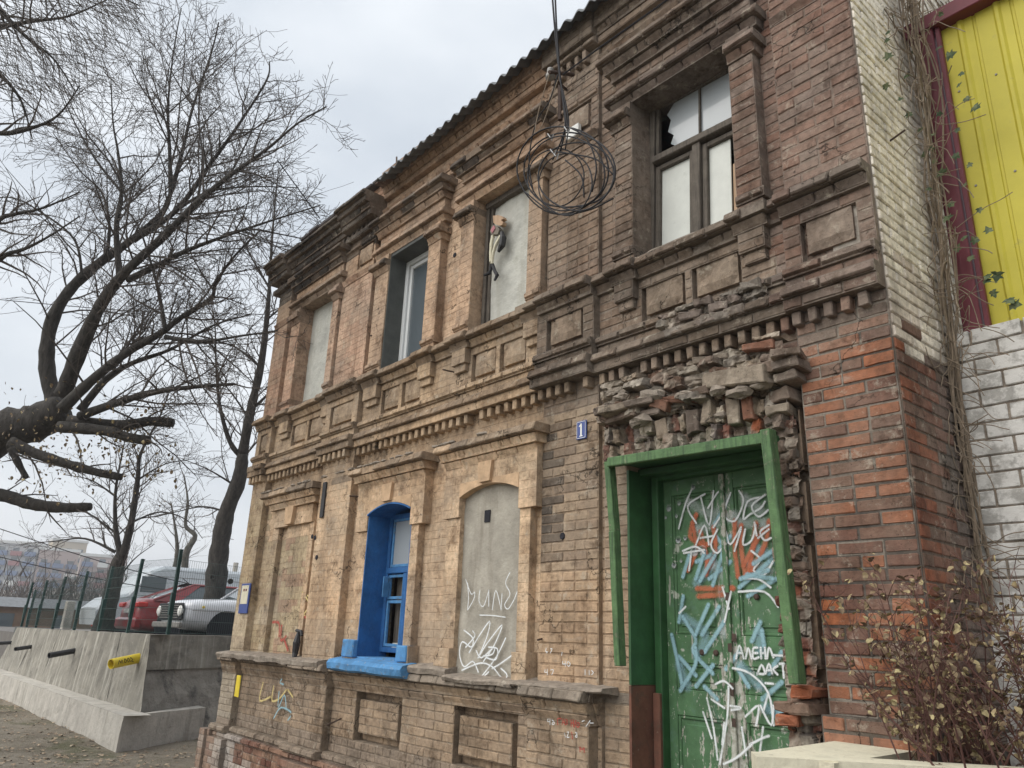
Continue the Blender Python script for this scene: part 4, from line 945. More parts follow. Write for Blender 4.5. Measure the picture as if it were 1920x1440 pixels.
# ---------- small things fixed to the facade ----------
p = at(1090, 806, -.055)
sg = empty('house_number_sign', (p.x, -.05, p.z), 'small blue enamel house number plate reading 1, left of the green door', 'sign')
mb = MB(); mb.bevbox((p.x-.055, -.057, p.z-.075), (p.x+.055, -.047, p.z+.075), .004); mb.build('plate', M['signblue'], sg)
mb = MB()
for a, b in (((-.046,-.066),(.046,-.066)),((-.046,.066),(.046,.066)),((-.046,-.066),(-.046,.066)),((.046,-.066),(.046,.066))):
    mb.ribbon([Vector((p.x+a[0], -.058, p.z+a[1])), Vector((p.x+b[0], -.058, p.z+b[1]))], .0022, (0, -1, 0), .0005)
mb.build('white_border', M['white'], sg)
mb = MB(); mb.ribbon([Vector((p.x, -.058, p.z-.045)), Vector((p.x, -.058, p.z+.045))], .010, (0, -1, 0), .0008); mb.ribbon([Vector((p.x-.002, -.058, p.z+.045)), Vector((p.x-.018, -.058, p.z+.03))], .006, (0, -1, 0), .0012); mb.ribbon([Vector((p.x-.015, -.058, p.z-.05)), Vector((p.x+.015, -.058, p.z-.05))], .005, (0, -1, 0), .0016)
mb.build('digit_one', M['white'], sg)
p = at(461, 1122, -.10)
sg = empty('notice_sign', (p.x, -.1, p.z), 'narrow blue and cream notice plate on the left corner of the house', 'sign')
mb = MB(); mb.bevbox((p.x-.16, -.115, p.z-.19), (p.x+.12, -.097, p.z+.19), .004); mb.build('plate', M['signblue'], sg)
mb = MB(); mb.box((p.x-.13, -.118, p.z-.07), (p.x+.09, -.1155, p.z+.165)); mb.build('cream_face', M['slab'], sg)
mb = MB(); mb.box((p.x-.07, -.121, p.z+.09), (p.x-.03, -.1185, p.z+.12)); mb.box((p.x+.0, -.121, p.z+.09), (p.x+.04, -.1185, p.z+.12)); mb.build('red_marks', M['redmetal'], sg)
p = at(446, 1290, -.24)
mb = MB(); mb.box((p.x-.07, -.243, p.z-.10), (p.x+.05, -.238, p.z+.14), None, .004); mb.box((p.x-.05, -.245, p.z+.02), (p.x+.03, -.2435, p.z+.03)); tag(mb.build('yellow_notice', M['yellow_pipe']), 'faded yellow strip notice low on the left corner pilaster', 'notice')
p = at(558, 1205, -.1)
mb = MB(); mb.tube([at(560,1185,-.08), at(556,1205,-.1), at(553,1225,-.1), at(551,1236,-.12)], [.02,.045,.035,.02], 7); mb.tube([at(556,1182,-.08), at(565,1184,-.09), at(566,1192,-.09)], .018, 6)
tag(mb.build('black_rag', M['iron']), 'black rag hanging over an iron hook on the bricked-up opening', 'rag')
mb = MB(); mb.bevbox((-8.36, -.112, 2.86), (-8.28, -.095, 3.28), .003); mb.build('iron_strap', M['iron'], house)
for a, b, y0, y1 in (((655,930),(675,931),0,-.1), ((1008,1200),(1022,1196),0,-.1), ((830,693),(852,698),-.05,-.2), ((1030,600),(1045,602),-.05,-.2), ((693,630),(708,627),-.05,-.12), ((612,1360),(640,1347),-.15,-.3)):
    mb = MB(); q = at(*a, y1); mb.tube([q, at(*b, y0)], .008, 5); mb.build('iron_hook', M['rust'], house)
for px, py, y in ((852, 478, -.005), (1054, 1005, -.04), (590, 1008, -.095), (593, 1045, -.095), (585, 1006, -.095), (1415, 310, -.0)):
    p = at(px, py, y-.004); mb = MB(); mb.lathe(p+Vector((0,.004,0)), (0,-1,0), [(0,.03),(.006,.026)], 7); mb.build('hole', M['void'], house)
p = at(1660, 237, -.2)
q = Vector((XR, .28, 4.75)); mb = MB(); mb.tube([q, q+Vector((.12, -.02, .02))], .007, 5); mb.build('iron_hook', M['rust'], house)
# metal strip over upper windows etc. white junction box
p = at(1078, 245, -.07)
jb = MB(); jb.bevbox((p.x-.10, -.09, p.z-.07), (p.x+.06, -.045, p.z+.05), .006); tag(jb.build('junction_box', M['white']), 'small white junction box behind the hanging cable coil', 'junction box')
# puppet figure on the plaster
px0 = .065
pup = empty('puppet', at(932, 520, .03), 'weathered long-legged puppet hanging on the plastered upper window', 'puppet')
def pt(x, y, dy=0): return at(900+x/9, 380+y/9, px0+dy-.03)
mb = MB(); mb.prism([pt(280,250), pt(370,240), pt(440,260), pt(460,300), pt(420,320), pt(450,360), pt(440,400), pt(400,420), pt(330,400), pt(290,370)][::-1], (0,-.05,0)); mb.build('head', M['ply'], pup)
mb = MB(); mb.prism([pt(270,400), pt(350,420), pt(390,480), pt(360,560), pt(270,570), pt(230,520)][::-1], (0,-.05,0)); mb.build('torso', M['wood_beam'], pup)
mb = MB(); mb.prism([pt(270,400,-.03), pt(290,450,-.03), pt(240,530,-.03), pt(215,480,-.03)][::-1], (0,-.03,0)); mb.build('pink_rag', plain('faded_pink_cloth', (.40, .16, .18)), pup)
for pts, nm in (([pt(220,560,-.03), pt(190,700,-.04), pt(180,850,-.04), pt(180,1000,-.04)], 'leg'), ([pt(350,560,-.03), pt(260,720,-.05), pt(220,860,-.05), pt(200,1030,-.04)], 'leg')):
    mb = MB(); mb.tube(pts, [.02, .018, .016, .014], 7); mb.build(nm, M['slab'], pup)
mb = MB(); mb.tube([pt(370,500,-.02), pt(390,600,-.03), pt(370,720,-.03), pt(310,830,-.03)], [.02,.035,.035,.015], 7); mb.build('dark_rag', M['iron'], pup)
for pts in ([pt(190,1040,-.03), pt(180,1130,-.03), pt(160,1190,-.04), pt(70,1225,-.06)], [pt(210,1040,-.03), pt(250,1150,-.04), pt(290,1220,-.05), pt(250,1310,-.07)]):
    mb = MB(); mb.tube(pts, [.018, .018, .02, .012], 7); mb.build('boot', M['cable'], pup)
# ---------- cables ----------
YC = -.42
brk = MB(); A_ = at(1062, 168, -.04); B_ = at(1042, 150, YC+.1)
brk.tube([A_, B_], .014, 6); brk.tube([at(1075,140,-.1), at(1030,135,YC)], .018, 6); brk.tube([at(1050,120,-.05), at(1050,225,-.06)], .022, 6); brk.build('cable_bracket', M['rust'], house)
ins = MB(); q = at(1032, 138, YC+.05); ins.lathe(q+Vector((0,0,.06)), (0,0,-1), [(0,.012),(.01,.03),(.03,.034),(.05,.026),(.07,.04),(.11,.045),(.12,.03)], 14); ins.build('insulator', M['ceramic'], house, smooth=True)
coil = MB(); cc = at(1062, 312, YC)
rng = random.Random(4)
for k, (cx, cy, rx_, ry_, tl) in enumerate(((1062,325,72,70,0),(1055,318,84,82,.1),(1042,332,52,54,-.2),(1080,330,70,64,.2),(1060,345,50,58,.5),(1068,320,88,70,-.12))):
    pts = []
    for i in range(41):
        t = 2*pi*i/40; x = cx+rx_*cos(t+tl)*(1+.03*sin(2*t+k)); y = cy+ry_*sin(t+tl)*(1+.03*cos(3*t+k))
        pts.append(at(x, y, YC+.06*sin(t+k)+.03*(k%3)))
    coil.tube(pts, .0072 if k % 2 else .006, 6, cap=False)
for pts in ([(1040,-30),(1044,60),(1050,140),(1057,200),(1060,240),(1050,285)], [(1034,-30),(1040,50),(1048,130),(1060,210),(1065,240)], [(1050,150),(1062,200),(1066,235),(1060,280)], [(1046,140),(1030,190),(1005,230),(992,300),(1000,360)],
            [(1060,240),(1050,270),(1036,300)], [(1040,284),(1080,290),(1120,300),(1150,328)], [(1070,240),(1100,260),(1118,310),(1110,360)], [(1060,300),(1090,330),(1095,370)], [(985,360),(1040,400),(1100,395),(1150,372)]):
    coil.tube(fan([at(a, b, YC+.02*i) for i, (a, b) in enumerate(pts)], 6), .009 if pts[0][1] < 0 else .0065, 6)
ce = empty('cable_coil', cc, 'tangled coil of black cable hanging from the iron bracket on the facade', 'cable coil'); coil.build('cable', M['cable'], ce, smooth=True)
for a, b in ((1037, 284), (1042, 290), (1063, 242), (1032, 255)): mb = MB(); mb.tube([at(a-5, b-4, YC-.03), at(a, b+3, YC-.04), at(a+6, b-3, YC-.03), at(a+2, b+9, YC-.03)], .006, 5); mb.build('wire_tie', M['tie'], ce)
mb = MB(); mb.tube(fan([at(1030,140,YC), at(1012,200,YC), at(1003,250,YC), at(1018,232,YC), at(1046,150,YC)], 6), .0045, 5); tag(mb.build('thin_wire', M['stem']), 'thin brown wire looping down from the ceramic insulator', 'wire')
mb = MB(); mb.tube([at(1055,140,-.3), at(1130,85,-.3), at(1230,15,-.3), at(1290,-30,-.3)], .008, 5); tag(mb.build('service_cable', M['cable']), 'black cable running along the top of the facade to the right', 'cable')

# ================= RIGHT SIDE: block wall, yellow fence, vines, planter, shrub =================
bw_ = empty('block_wall', (-1.2, .75, 0), 'low wall of large whitewashed grey blocks beside the house', 'wall')
YB = .72
BMO = plain('whitewashed_block', (.42, .405, .375), .9, .25, 9, .8, 30, stain=[(7, .44, .54, (.68, .665, .63)), (4, .62, .72, (.30, .29, .27))], bd=.006)
mb = MB(); mb.box((XR+.016, YB+.010, -.3), (.6, YB+.24, 3.5)); mb.build('mortar_core', M['lump'], bw_)
bvar = []
for k in range(8):
    q = MB(); q.add(*brick_shape(.272, .091, .1, 'flat', .8)); bvar.append(q.mesh('block', BMO))
ci = 0; z = .02
while z < 3.45:
    x = XR+.01-(0 if ci % 2 else .14)
    while x < .35:
        x0 = max(x, XR+.01); l = x+.28-x0
        if l > .05:
            link('block', random.choice(bvar), bw_, Matrix.Translation((x0+l/2, YB+random.uniform(-.004, .004), z+.05)) @ Matrix.Rotation(random.uniform(-.006, .006), 4, 'Y') @ Matrix.Diagonal(((l-.01)/.272, 1, 1, 1)))
        x += .284
    z += .1; ci += 1
fe = empty('yellow_fence', (-1, .9, 3.5), 'tall yellow ribbed sheet-metal screen in a dark red steel frame', 'fence')
mb = MB(); mb.bevbox((-1.60, .78, 3.3), (-1.49, .90, 5.85), .006); mb.build('post', M['redmetal'], fe)
mb = MB(); mb.bevbox((-1.67, .76, 5.85), (.6, .92, 5.97), .006); mb.build('top_beam', M['redmetal'], fe)
mb = MB(); mb.bevbox((-1.48, .80, 3.35), (-1.45, .84, 5.85), .004); mb.build('inner_rail', M['redmetal'], fe)
mb = MB(); pts = []; x = -1.46
while x < .6: pts += [(x, .86), (x+.10, .86), (x+.115, .845), (x+.135, .845), (x+.15, .86), (x+.20,.86),(x+.205,.87),(x+.22,.87),(x+.225,.86)]; x += .23
V_ = [(a, b, 3.42) for a, b in pts]+[(a, b, 5.86) for a, b in pts]; n = len(pts)
mb.add(V_, [(i, i+1, n+i+1, n+i) for i in range(n-1)]); mb.build('ribbed_sheet', M['yellow'], fe)
for zz in (3.75, 4.55, 5.3):
    for k in range(9):
        mb = MB(); mb.lathe((-1.41+.23*k, .86, zz), (0, -1, 0), [(0, .009), (.006, .007)], 6); mb.build('screw', M['ceramic'], fe)
# vine
vine = empty('climbing_vine', (-1.6, .6, 0), 'bare climbing vine with a few green ivy leaves on the white corner wall', 'vine')
vm = MB(); rng = random.Random(11); leafpts = []
def side_pt(px, py, off=.05):        # point in front of the side wall / block wall corner
    r_ = ray(px, py); t = (XR+off-CAM.x)/r_.x; return CAM+r_*t
trunkpx = [(1850,1180),(1830,1040),(1805,930),(1785,830),(1775,740),(1790,650),(1775,560),(1770,460),(1755,360),(1745,260),(1735,160),(1720,60),(1715,-40)]
for k in range(17):
    ox, oy = rng.uniform(-46, 34), rng.uniform(-30, 30); a0 = rng.uniform(0, .4) if k > 8 else 0; P = []
    sub = trunkpx[int(a0*12):]
    for i, (x, y) in enumerate(sub):
        yy_ = .62+.12*rng.random() if y > 640 else .62+.2*rng.random()
        wx = x+ox*(.5+.5*sin(i*1.1+k))+rng.uniform(-9, 9)
        q = at(wx, y+rng.uniform(-20, 20), yy_); q.x = max(q.x, XR+.015+.05*rng.random()); P.append(q)
    vm.tube(fan(P, 5), rng.uniform(.003, .0075), 5)
for k in range(150):
    i = rng.randrange(1, 12); x, y = trunkpx[i]; q = at(x+rng.uniform(-25, 25), y+rng.uniform(-40, 40), .62)
    d = Vector((rng.uniform(-.3, 1), rng.uniform(-.5, .1), rng.uniform(-.7, .7))); P = [q]
    if y < 600 and rng.random() < .5: d.y = -1*rng.random(); d.x = .0
    for j in range(5):
        d += Vector((rng.uniform(-.4,.4), rng.uniform(-.3,.3), rng.uniform(-.5,.3))); q = q+d.normalized()*rng.uniform(.04,.08); q.x = max(q.x, XR+.02); q.y = min(q.y, .70) if q.z < 3.5 else min(q.y, .76); P.append(q)
    vm.tube(fan(P, 3), .0028, 4, cap=False)
for a in range(170):       # dry tangle on the top of the wall
    q = Vector((XR+.03+.1*rng.random(), rng.uniform(.55, 2.2), rng.uniform(5.3, 6.9))); P = [q]
    d = Vector((rng.uniform(-.1,.2), rng.uniform(-1,1), rng.uniform(-1,1)))
    for j in range(5): d += Vector((rng.uniform(-.2,.2), rng.uniform(-.6,.6), rng.uniform(-.6,.6))); q = q+d.normalized()*.07; q.x = max(q.x, XR+.02); P.append(q)
    vm.tube(P, .004, 4, cap=False)
tag(vm.build('vine_stems', M['stem'], vine), kind='stuff')
def leaf_mesh(name, mat, s=.05, lobes=True):
    mb = MB(); half = [(.18,-.08,.02),(.55,.02,.10),(.34,.28,.06),(.58,.55,.10),(.25,.58,.02)] if lobes else [(.22,.12,.05),(.36,.42,.10),(.24,.78,.03)]
    vs = [(0,0,0),(0,.42*s,.05*s),(0,1.05*s,-.12*s)]; fs = []
    for sx in (-1, 1):
        b = len(vs); k = len(half); vs += [(sx*x*s*random.uniform(.85,1.15), y*s, z*s*random.uniform(-.6,1.6)) for x, y, z in half]
        ids = [0]+list(range(b, b+k))+[2]
        for i in range(len(ids)-1): fs.append((1, ids[i], ids[i+1]) if sx > 0 else (1, ids[i+1], ids[i]))
    mb.add(vs, fs); return mb.mesh(name, mat)
ivy = [leaf_mesh('leaf', M['ivy'], s_) for s_ in (.04, .052, .066)]
ivpx = [(1675,30),(1663,60),(1660,75),(1765,30),(1668,108),(1660,157),(1690,187),(1705,218),(1760,88),(1775,105),(1720,120),(1700,140),(1738,178),(1765,210),(1740,215),(1725,240),(1755,250),(1730,288),(1750,300),(1775,320),(1745,352),(1800,137),(1795,160),(1810,183),(1825,200),(1795,240),(1798,290),(1820,305),(1805,350),(1835,390),(1855,435),(1780,380),(1770,410),(1805,445),(1830,455),(1820,480),(1845,520),(1860,545),(1890,560),(1905,575),(1870,510),(1760,330),(1750,275),(1735,140),(1710,95),(1850,530),(1895,570),(1790,470)]
for px, py in ivpx:
    q = at(px, py, .62) if px > 1740 else side_pt(px, py, .06)
    link('leaf', rng.choice(ivy), vine, Matrix.Translation(q) @ Matrix.Rotation(rng.uniform(-.8, .8), 4, 'Y') @ Matrix.Rotation(radians(rng.uniform(-130, -60)), 4, 'X') @ Matrix.Rotation(rng.uniform(0, 6.3), 4, 'Z'))
# planter: low cream concrete wall, L-shaped with hollow
def onz(px, py, z): r_ = ray(px, py); return CAM+r_*((z-CAM.z)/r_.z)
ZP = 1.16
pl = empty('concrete_planter', (-1.9, -.6, 0), 'low cream-painted concrete planter edge in front of the shrub', 'planter')
A1 = onz(1418, 1418, ZP); B1 = onz(1560, 1389, ZP); B1.y = min(B1.y, -.03)
C1 = onz(1795, 1440, ZP); 
mb = MB()
def slabpoly(P, z0, z1, mb):
    lo = [Vector((p[0], p[1], z0)) for p in P]; mb.prism(lo, (0, 0, z1-z0))
e1 = (C1-A1); e1.z = 0; e1.normalize(); nrm = Vector((-e1.y, e1.x, 0))
far = A1+e1*3
mb2 = MB(); slabpoly([(A1.x, A1.y), (far.x, far.y), (far.x+nrm.x*.16, far.y+nrm.y*.16), (A1.x+nrm.x*.16, A1.y+nrm.y*.16)], 0, ZP, mb2); mb2.build('front_wall', M['slab'], pl)
mb2 = MB(); l0 = A1+nrm*.162; slabpoly([(l0.x, l0.y), (l0.x+.36, l0.y+.05), (B1.x+.38, -.12), (B1.x-.02, -.12)], 0, ZP-.006, mb2); mb2.build('side_wall', M['slab'], pl)
mb2 = MB(); mb2.box((-2.2, -1.2, 0), (1.5, .70, .93)); mb2.build('soil', plain('dark_soil', (.06, .05, .038), .98, .4, 20, .8, 40), pl)
# shrub
sh = empty('shrub', (-1.45, -.45, .93), 'leafy dry shrub with reddish stems and fading yellow leaves', 'shrub')
sm_ = MB(); lp = []; rng = random.Random(5)
for k in range(120):
    b = Vector((rng.uniform(-1.75, -.5), rng.uniform(-.6, .3), .93)); ang = rng.uniform(-.9, .55) ; L_ = rng.uniform(.5, 1.15)
    d = Vector((sin(ang)*.8, rng.uniform(-.35, .15), 1)).normalized(); P = [b]; q = b.copy(); ns = 9
    for j in range(ns):
        d = (d+Vector((rng.uniform(-.14,.14), rng.uniform(-.12,.12), rng.uniform(-.05,.08)))).normalized(); q = q+d*L_/ns; q.y = min(q.y, .62); 
        if q.x < XR+.02: q.y = min(q.y, -.09)
        P.append(q.copy())
        if j > 1:
            for _ in range(2):
                s_ = Vector((rng.uniform(-1,1), rng.uniform(-1,.6), rng.uniform(0,1))).normalized(); e = q+s_*rng.uniform(.05,.2); m_ = (q+e)/2+Vector((0,0,.01))
                sm_.tube([q, m_, e], [.0022,.0017,.001], 3, cap=False)
                for _2 in range(3): lp.append(q.lerp(e, rng.random())+Vector((rng.uniform(-.015,.015),)*3))
    sm_.tube(P, [.006*(1-.75*i/ns) for i in range(ns+1)], 4, cap=False)
tag(sm_.build('stems', M['redstem'], sh), kind='stuff')
lp = [q for q in lp if (q.y < -.05 or q.x > XR+.03) and rng.random() < .55]
lv = [leaf_mesh('leaf', M['dryleaf'], s_, False) for s_ in (.024, .03, .036, .042)]
lp.sort(key=lambda q: (q-CAM).length)
def lm(q): return Matrix.Translation(q) @ Matrix.Rotation(rng.uniform(0, 6.3), 4, 'Z') @ Matrix.Rotation(rng.uniform(-1.6, 1.2), 4, 'X') @ Matrix.Rotation(rng.uniform(-1, 1), 4, 'Y')
for q in lp[:280]: link('leaf', rng.choice(lv), sh, lm(q))
lj = MB()
for q in lp[280:]:
    me = rng.choice(lv); Mx = lm(q); lj.add([Mx@v.co for v in me.vertices], [tuple(p_.vertices) for p_ in me.polygons])
tag(lj.build('small_leaves', M['dryleaf'], sh), kind='stuff')

# ================= GROUND =================
def groundmat():
    m, t, b = newmat('muddy_ground'); P = pos(t)
    c = ramp(t, noise_(t, 1.3, 8, .7, P), [(.3, (.13, .105, .075)), (.5, (.235, .20, .15)), (.7, (.32, .28, .22))])
    g = ramp(t, noise_(t, .8, 6, .7, P), [(.52, 0), (.62, .8)]); c = mixn(t, g, c, (.115, .115, .055))
    c = mixn(t, ramp(t, noise_(t, 30, 5, .7, P), [(.55, 0), (.65, .5)]), c, (.30, .25, .17))
    t.links.new(c, b.inputs['Base Color']); b.inputs['Roughness'].default_value = .97
    bump(t, b, [(noise_(t, 5, 8, .7, P), 1, .06), (noise_(t, 40, 5, .7, P), 1, .015)]); return m
def gz(x, y):
    z = -.3+.3*sm(-9, -3.5, x)
    if x < -9: z += .05*(vn(x*1.1, y*1.1, 31)-.5)+.03*(vn(x*3, y*3, 33)-.5)
    return z
mb = MB(); nx, ny = 130, 60; vs = []
for j in range(ny+1):
    for i in range(nx+1):
        x = -42+60*i/nx; y = -14+24*j/ny; vs.append((x, y, gz(x, y)))
mb.add(vs, [(j*(nx+1)+i, j*(nx+1)+i+1, (j+1)*(nx+1)+i+1, (j+1)*(nx+1)+i) for j in range(ny) for i in range(nx)])
tag(mb.build('ground', groundmat(), smooth=True), kind='structure')
mb = MB(); mb.box((-1500, -1500, -.9), (1500, 1500, -.6)); tag(mb.build('far_ground', plain('far_earth', (.15, .14, .11), .95, .3, .05, 0)), kind='structure')
# dead leaves and grass on the ground
lj = MB(); dl = [leaf_mesh('leaf', M['deadleaf'], s_, False) for s_ in (.05, .07, .09)]; rng = random.Random(8)
for k in range(5200):
    x, y = rng.uniform(-24, -10.8), rng.uniform(-5, 3)
    if x > -11 and y > -.3: continue
    if rng.random() > .25+.75*vn(x*.9, y*.9, 40): continue
    me = rng.choice(dl); Mx = Matrix.Translation((x, y, gz(x, y)+.012)) @ Matrix.Rotation(rng.uniform(0, 6.3), 4, 'Z') @ Matrix.Rotation(rng.uniform(-.3, .3), 4, 'X')
    lj.add([Mx@v.co for v in me.vertices], [tuple(p_.vertices) for p_ in me.polygons])
tag(lj.build('fallen_leaves', M['deadleaf']), 'scattered brown fallen leaves on the muddy ground', 'leaves', kind='stuff')
gj = MB()
for k in range(9000):
    x, y = rng.uniform(-26, -11), rng.uniform(-5, 1.5)
    if vn(x*.8, y*.8, 55) < .55: continue
    h = rng.uniform(.02, .07); dx, dy = rng.uniform(-.03,.03), rng.uniform(-.03,.03); z = gz(x, y)
    gj.add([(x-.004, y, z), (x+.004, y, z), (x+dx, y+dy, z+h)], [(0,1,2)])
tag(gj.build('grass_tufts', M['grass']), 'thin patchy grass on the ground below the retaining wall', 'grass', kind='stuff')

# ================= RETAINING WALL =================
rw = empty('retaining_wall', (-14.2, .2, -.3), 'weathered grey concrete retaining wall with leaning face and pipe stubs', 'wall')
def quadgrid(mb, a, b, c, d, n, m_, amp, seed=1, fr=3):
    a, b, c, d = map(Vector, (a, b, c, d)); nn = (b-a).cross(d-a).normalized(); vs = []
    for j in range(m_+1):
        for i in range(n+1):
            u, v = i/n, j/m_; p = a.lerp(b, u).lerp(d.lerp(c, u), v); e = 0 if j == 0 else 1
            vs.append(p+nn*amp*2*(vn(p.x*fr+p.y*fr, p.z*fr, seed)-.5)*e+nn*amp*(vn(p.x*fr*4+p.y*fr*4, p.z*fr*4, seed+1)-.5)*e)
    mb.add(vs, [(j*(n+1)+i, j*(n+1)+i+1, (j+1)*(n+1)+i+1, (j+1)*(n+1)+i) for j in range(m_) for i in range(n)])
ZT = 1.44
TC = Vector((-15.0, .22, ZT)); FC = Vector((-14.4, .10, .18)); LT = Vector((-27.6, .22, ZT-.05)); LF = Vector((-29.0, .10, .18))
ET = Vector((-16.45, 2.6, ZT)); EF = Vector((-15.75, 2.32, .1))
segs = [-14.4, -16.5, -19.4, -22.5, -25.6, -29.0]
for k in range(5):
    x1, x0 = segs[k], segs[k+1]; f = lambda x: (x+14.4)/(-14.6)
    a = FC.lerp(LF, f(x0)); b = FC.lerp(LF, f(x1)); c = TC.lerp(LT, f(x1)); d = TC.lerp(LT, f(x0))
    g_ = .012; a.x += g_; d.x += g_
    mb = MB(); quadgrid(mb, a, b, c, d, 40, 18, .012, 3+k); 
    t2 = .42; mb.add([d, c, c+Vector((0, t2, 0)), d+Vector((0, t2, 0))], [(0,1,2,3)]); mb.build('concrete_panel', M['concrete'], rw)
mb = MB(); mb.box((-28.4, .28, -.3), (-15.7, .6, ZT-.03)); mb.build('joint_core', M['plaster_dark'], rw)
sdn = (ET-TC).normalized()
mb = MB(); b0, b1 = TC.copy(), ET.copy(); b0.z = b1.z = .85
quadgrid(mb, b0+Vector((.06,-.02,0)), b1+Vector((.04,-.02,0)), ET, TC, 24, 12, .018, 12); mb.add([TC, ET, ET+Vector((-.35,-.1,0)), TC+Vector((-.4,.1,0))], [(0,1,2,3)]); mb.build('end_face', M['concrete'], rw)
mb = MB(); quadgrid(mb, FC+Vector((0,0,-.5)), EF+Vector((0,0,-.5)), b1+Vector((-.01,-.02,0)), b0+Vector((.0,-.02,0)), 26, 14, .025, 22); mb.build('dark_lower_face', M['concrete_dark'], rw)
# side-end parapet continues behind the house
mb = MB(); mb.box((-17.6, 2.40, -.5), (-16.2, 9, ZT-.01)); mb.build('side_wall', M['concrete'], rw)
# footing
Fa = Vector((-13.95, -.30, 0)); foot = MB()
ftop = .22
segs2 = [(-13.95, -17.6), (-17.615, -22.6), (-22.615, -30)]
for x1, x0 in segs2:
    mb = MB(); yo = -.30; quadgrid(mb, (x0, yo-.02, -.5), (x1, yo-.02, -.5), (x1, yo+.02, ftop), (x0, yo+.02, ftop), 30, 8, .012, 31)
    quadgrid(mb, (x0, yo+.02, ftop), (x1, yo+.02, ftop), (x1, .14, ftop+.0), (x0, .14, ftop+.0), 30, 4, .004, 32); mb.build('footing', M['footing'], rw)
mb = MB(); e_ = Vector((-14.95, 1.38, 0)); s_ = Vector((-13.95, -.30, 0)); dd = (e_-s_).normalized(); nn_ = Vector((-dd.y, dd.x, 0))
quadgrid(mb, (s_.x, s_.y-.02, -.5), (e_.x, e_.y, -.5), (e_.x, e_.y, ftop), (s_.x, s_.y+.02, ftop), 16, 8, .012, 33)
quadgrid(mb, (s_.x, s_.y+.02, ftop), (e_.x, e_.y, ftop), (e_.x-.4, e_.y, ftop), (s_.x-.3, s_.y+.35, ftop), 14, 4, .004, 34)
mb.add([(e_.x, e_.y, -.5), (e_.x-.5, e_.y+.02, -.5), (e_.x-.5, e_.y+.02, ftop), (e_.x, e_.y, ftop)], [(0,1,2,3)]); mb.build('footing', M['footing'], rw)
# pipes
def pipe(a, b, r_, mat, lab):
    mb = MB(); a, b = Vector(a), Vector(b); d = (a-b).normalized(); n = 16; ax = d.orthogonal().normalized(); bx = d.cross(ax); vs = []
    for (q, rr) in ((b, r_), (a, r_), (a, r_*.85), (a-d*.4, r_*.85)):
        for j in range(n): vs.append(q+(ax*cos(2*pi*j/n)+bx*sin(2*pi*j/n))*rr)
    mb.add(vs, [(i*n+j, i*n+(j+1)%n, (i+1)*n+(j+1)%n, (i+1)*n+j) for i in range(3) for j in range(n)]+[tuple(3*n+j for j in range(n))])
    return mb.build('pipe_stub', mat, rw, smooth=False, label=lab)
yp = None
for pa, pb, r_, mat, lab in (((208,1245),(256,1235),.085,'yellow_pipe','yellow painted pipe stub with black scrawl'),((92,1229),(136,1221),.06,'iron','black pipe stub'),((29,1217),(57,1213),.05,'iron','black pipe stub'),((-30,1208),(18,1205),.05,'iron','black pipe stub')):
    b_ = at(*pb, .14); a_ = atd(*pa, (b_-CAM).dot(FW)-.45)
    o = pipe(a_, b_+(b_-a_)*.1, r_, M[mat], lab)
    if mat == 'yellow_pipe': yp = (a_, b_, o)
a_, b_, o = yp; d = (b_-a_); L_ = d.length; d.normalize(); vw = (CAM-(a_+b_)/2); vw = (vw-d*vw.dot(d)).normalized(); upv = d.cross(vw); upv = upv if upv.z > 0 else -upv
mb = MB()
for st in ([(.15,-.03),(.2,.03),(.25,-.02),(.3,.03),(.33,-.03)],[(.38,0),(.42,.04),(.46,0),(.42,-.03),(.38,0)],[(.5,.0),(.54,.04),(.58,0),(.54,-.03),(.5,0)],[(.62,-.03),(.64,.04),(.7,.0),(.66,-.02),(.75,-.04)]):
    P = fan([a_+d*L_*u+upv*v+vw*(math.sqrt(.085**2-v*v)+.003) for u, v in st], 4); mb.tube(P, .005, 4)
mb.build('black_scrawl', M['cable'], o)

# ================= PARKING LEVEL =================
ZK = 1.22
mb = MB(); vs = []; nx, ny = 30, 30
mb.box((-60, .65, -.5), (-17.0, 60, ZK-.0), None); tag(mb.build('parking_ground', plain('parking_asphalt', (.13, .12, .11), .95, .3, 2, .4, 20)), kind='structure')
# fence on the wall
fn = empty('mesh_fence', (-20, .25, ZT), 'dark green welded mesh fence with leaning posts on the retaining wall', 'fence')
posts = [((315,1187),(340,1030),.64), ((238,1187),(268,1048),.4), ((183,1187),(212,1062),.4), ((137,1185),(165,1071),.4), ((96,1184),(124,1081),.4), ((65,1182),(89,1088),.4), ((48,1180),(67,1106),.4), ((38,1179),(62,1092),.4)]
PT = []
for b_, t_, y in posts:
    q0 = at(*b_, y); q1 = at(*t_, y); q0.z = ZT-.25; mb = MB(); v = (q1-q0).normalized(); r_ = .045
    mb.bevbox((q0.x-.035, y-.03, q0.z), (q0.x+.035, y+.03, q1.z), .004); sh_ = q1.x-q0.x
    mb.v = [(x+sh_*(z-q0.z)/(q1.z-q0.z), yy_, z) for x, yy_, z in mb.v]
    mb.bevbox((q0.x-.05+sh_*.5, y-.05, (q0.z+q1.z)/2-.3), (q0.x+.04+sh_*.5, y+.0, (q0.z+q1.z)/2+.1), .004)
    mb.build('post', M['post_green'], fn); PT.append((q0, q1))
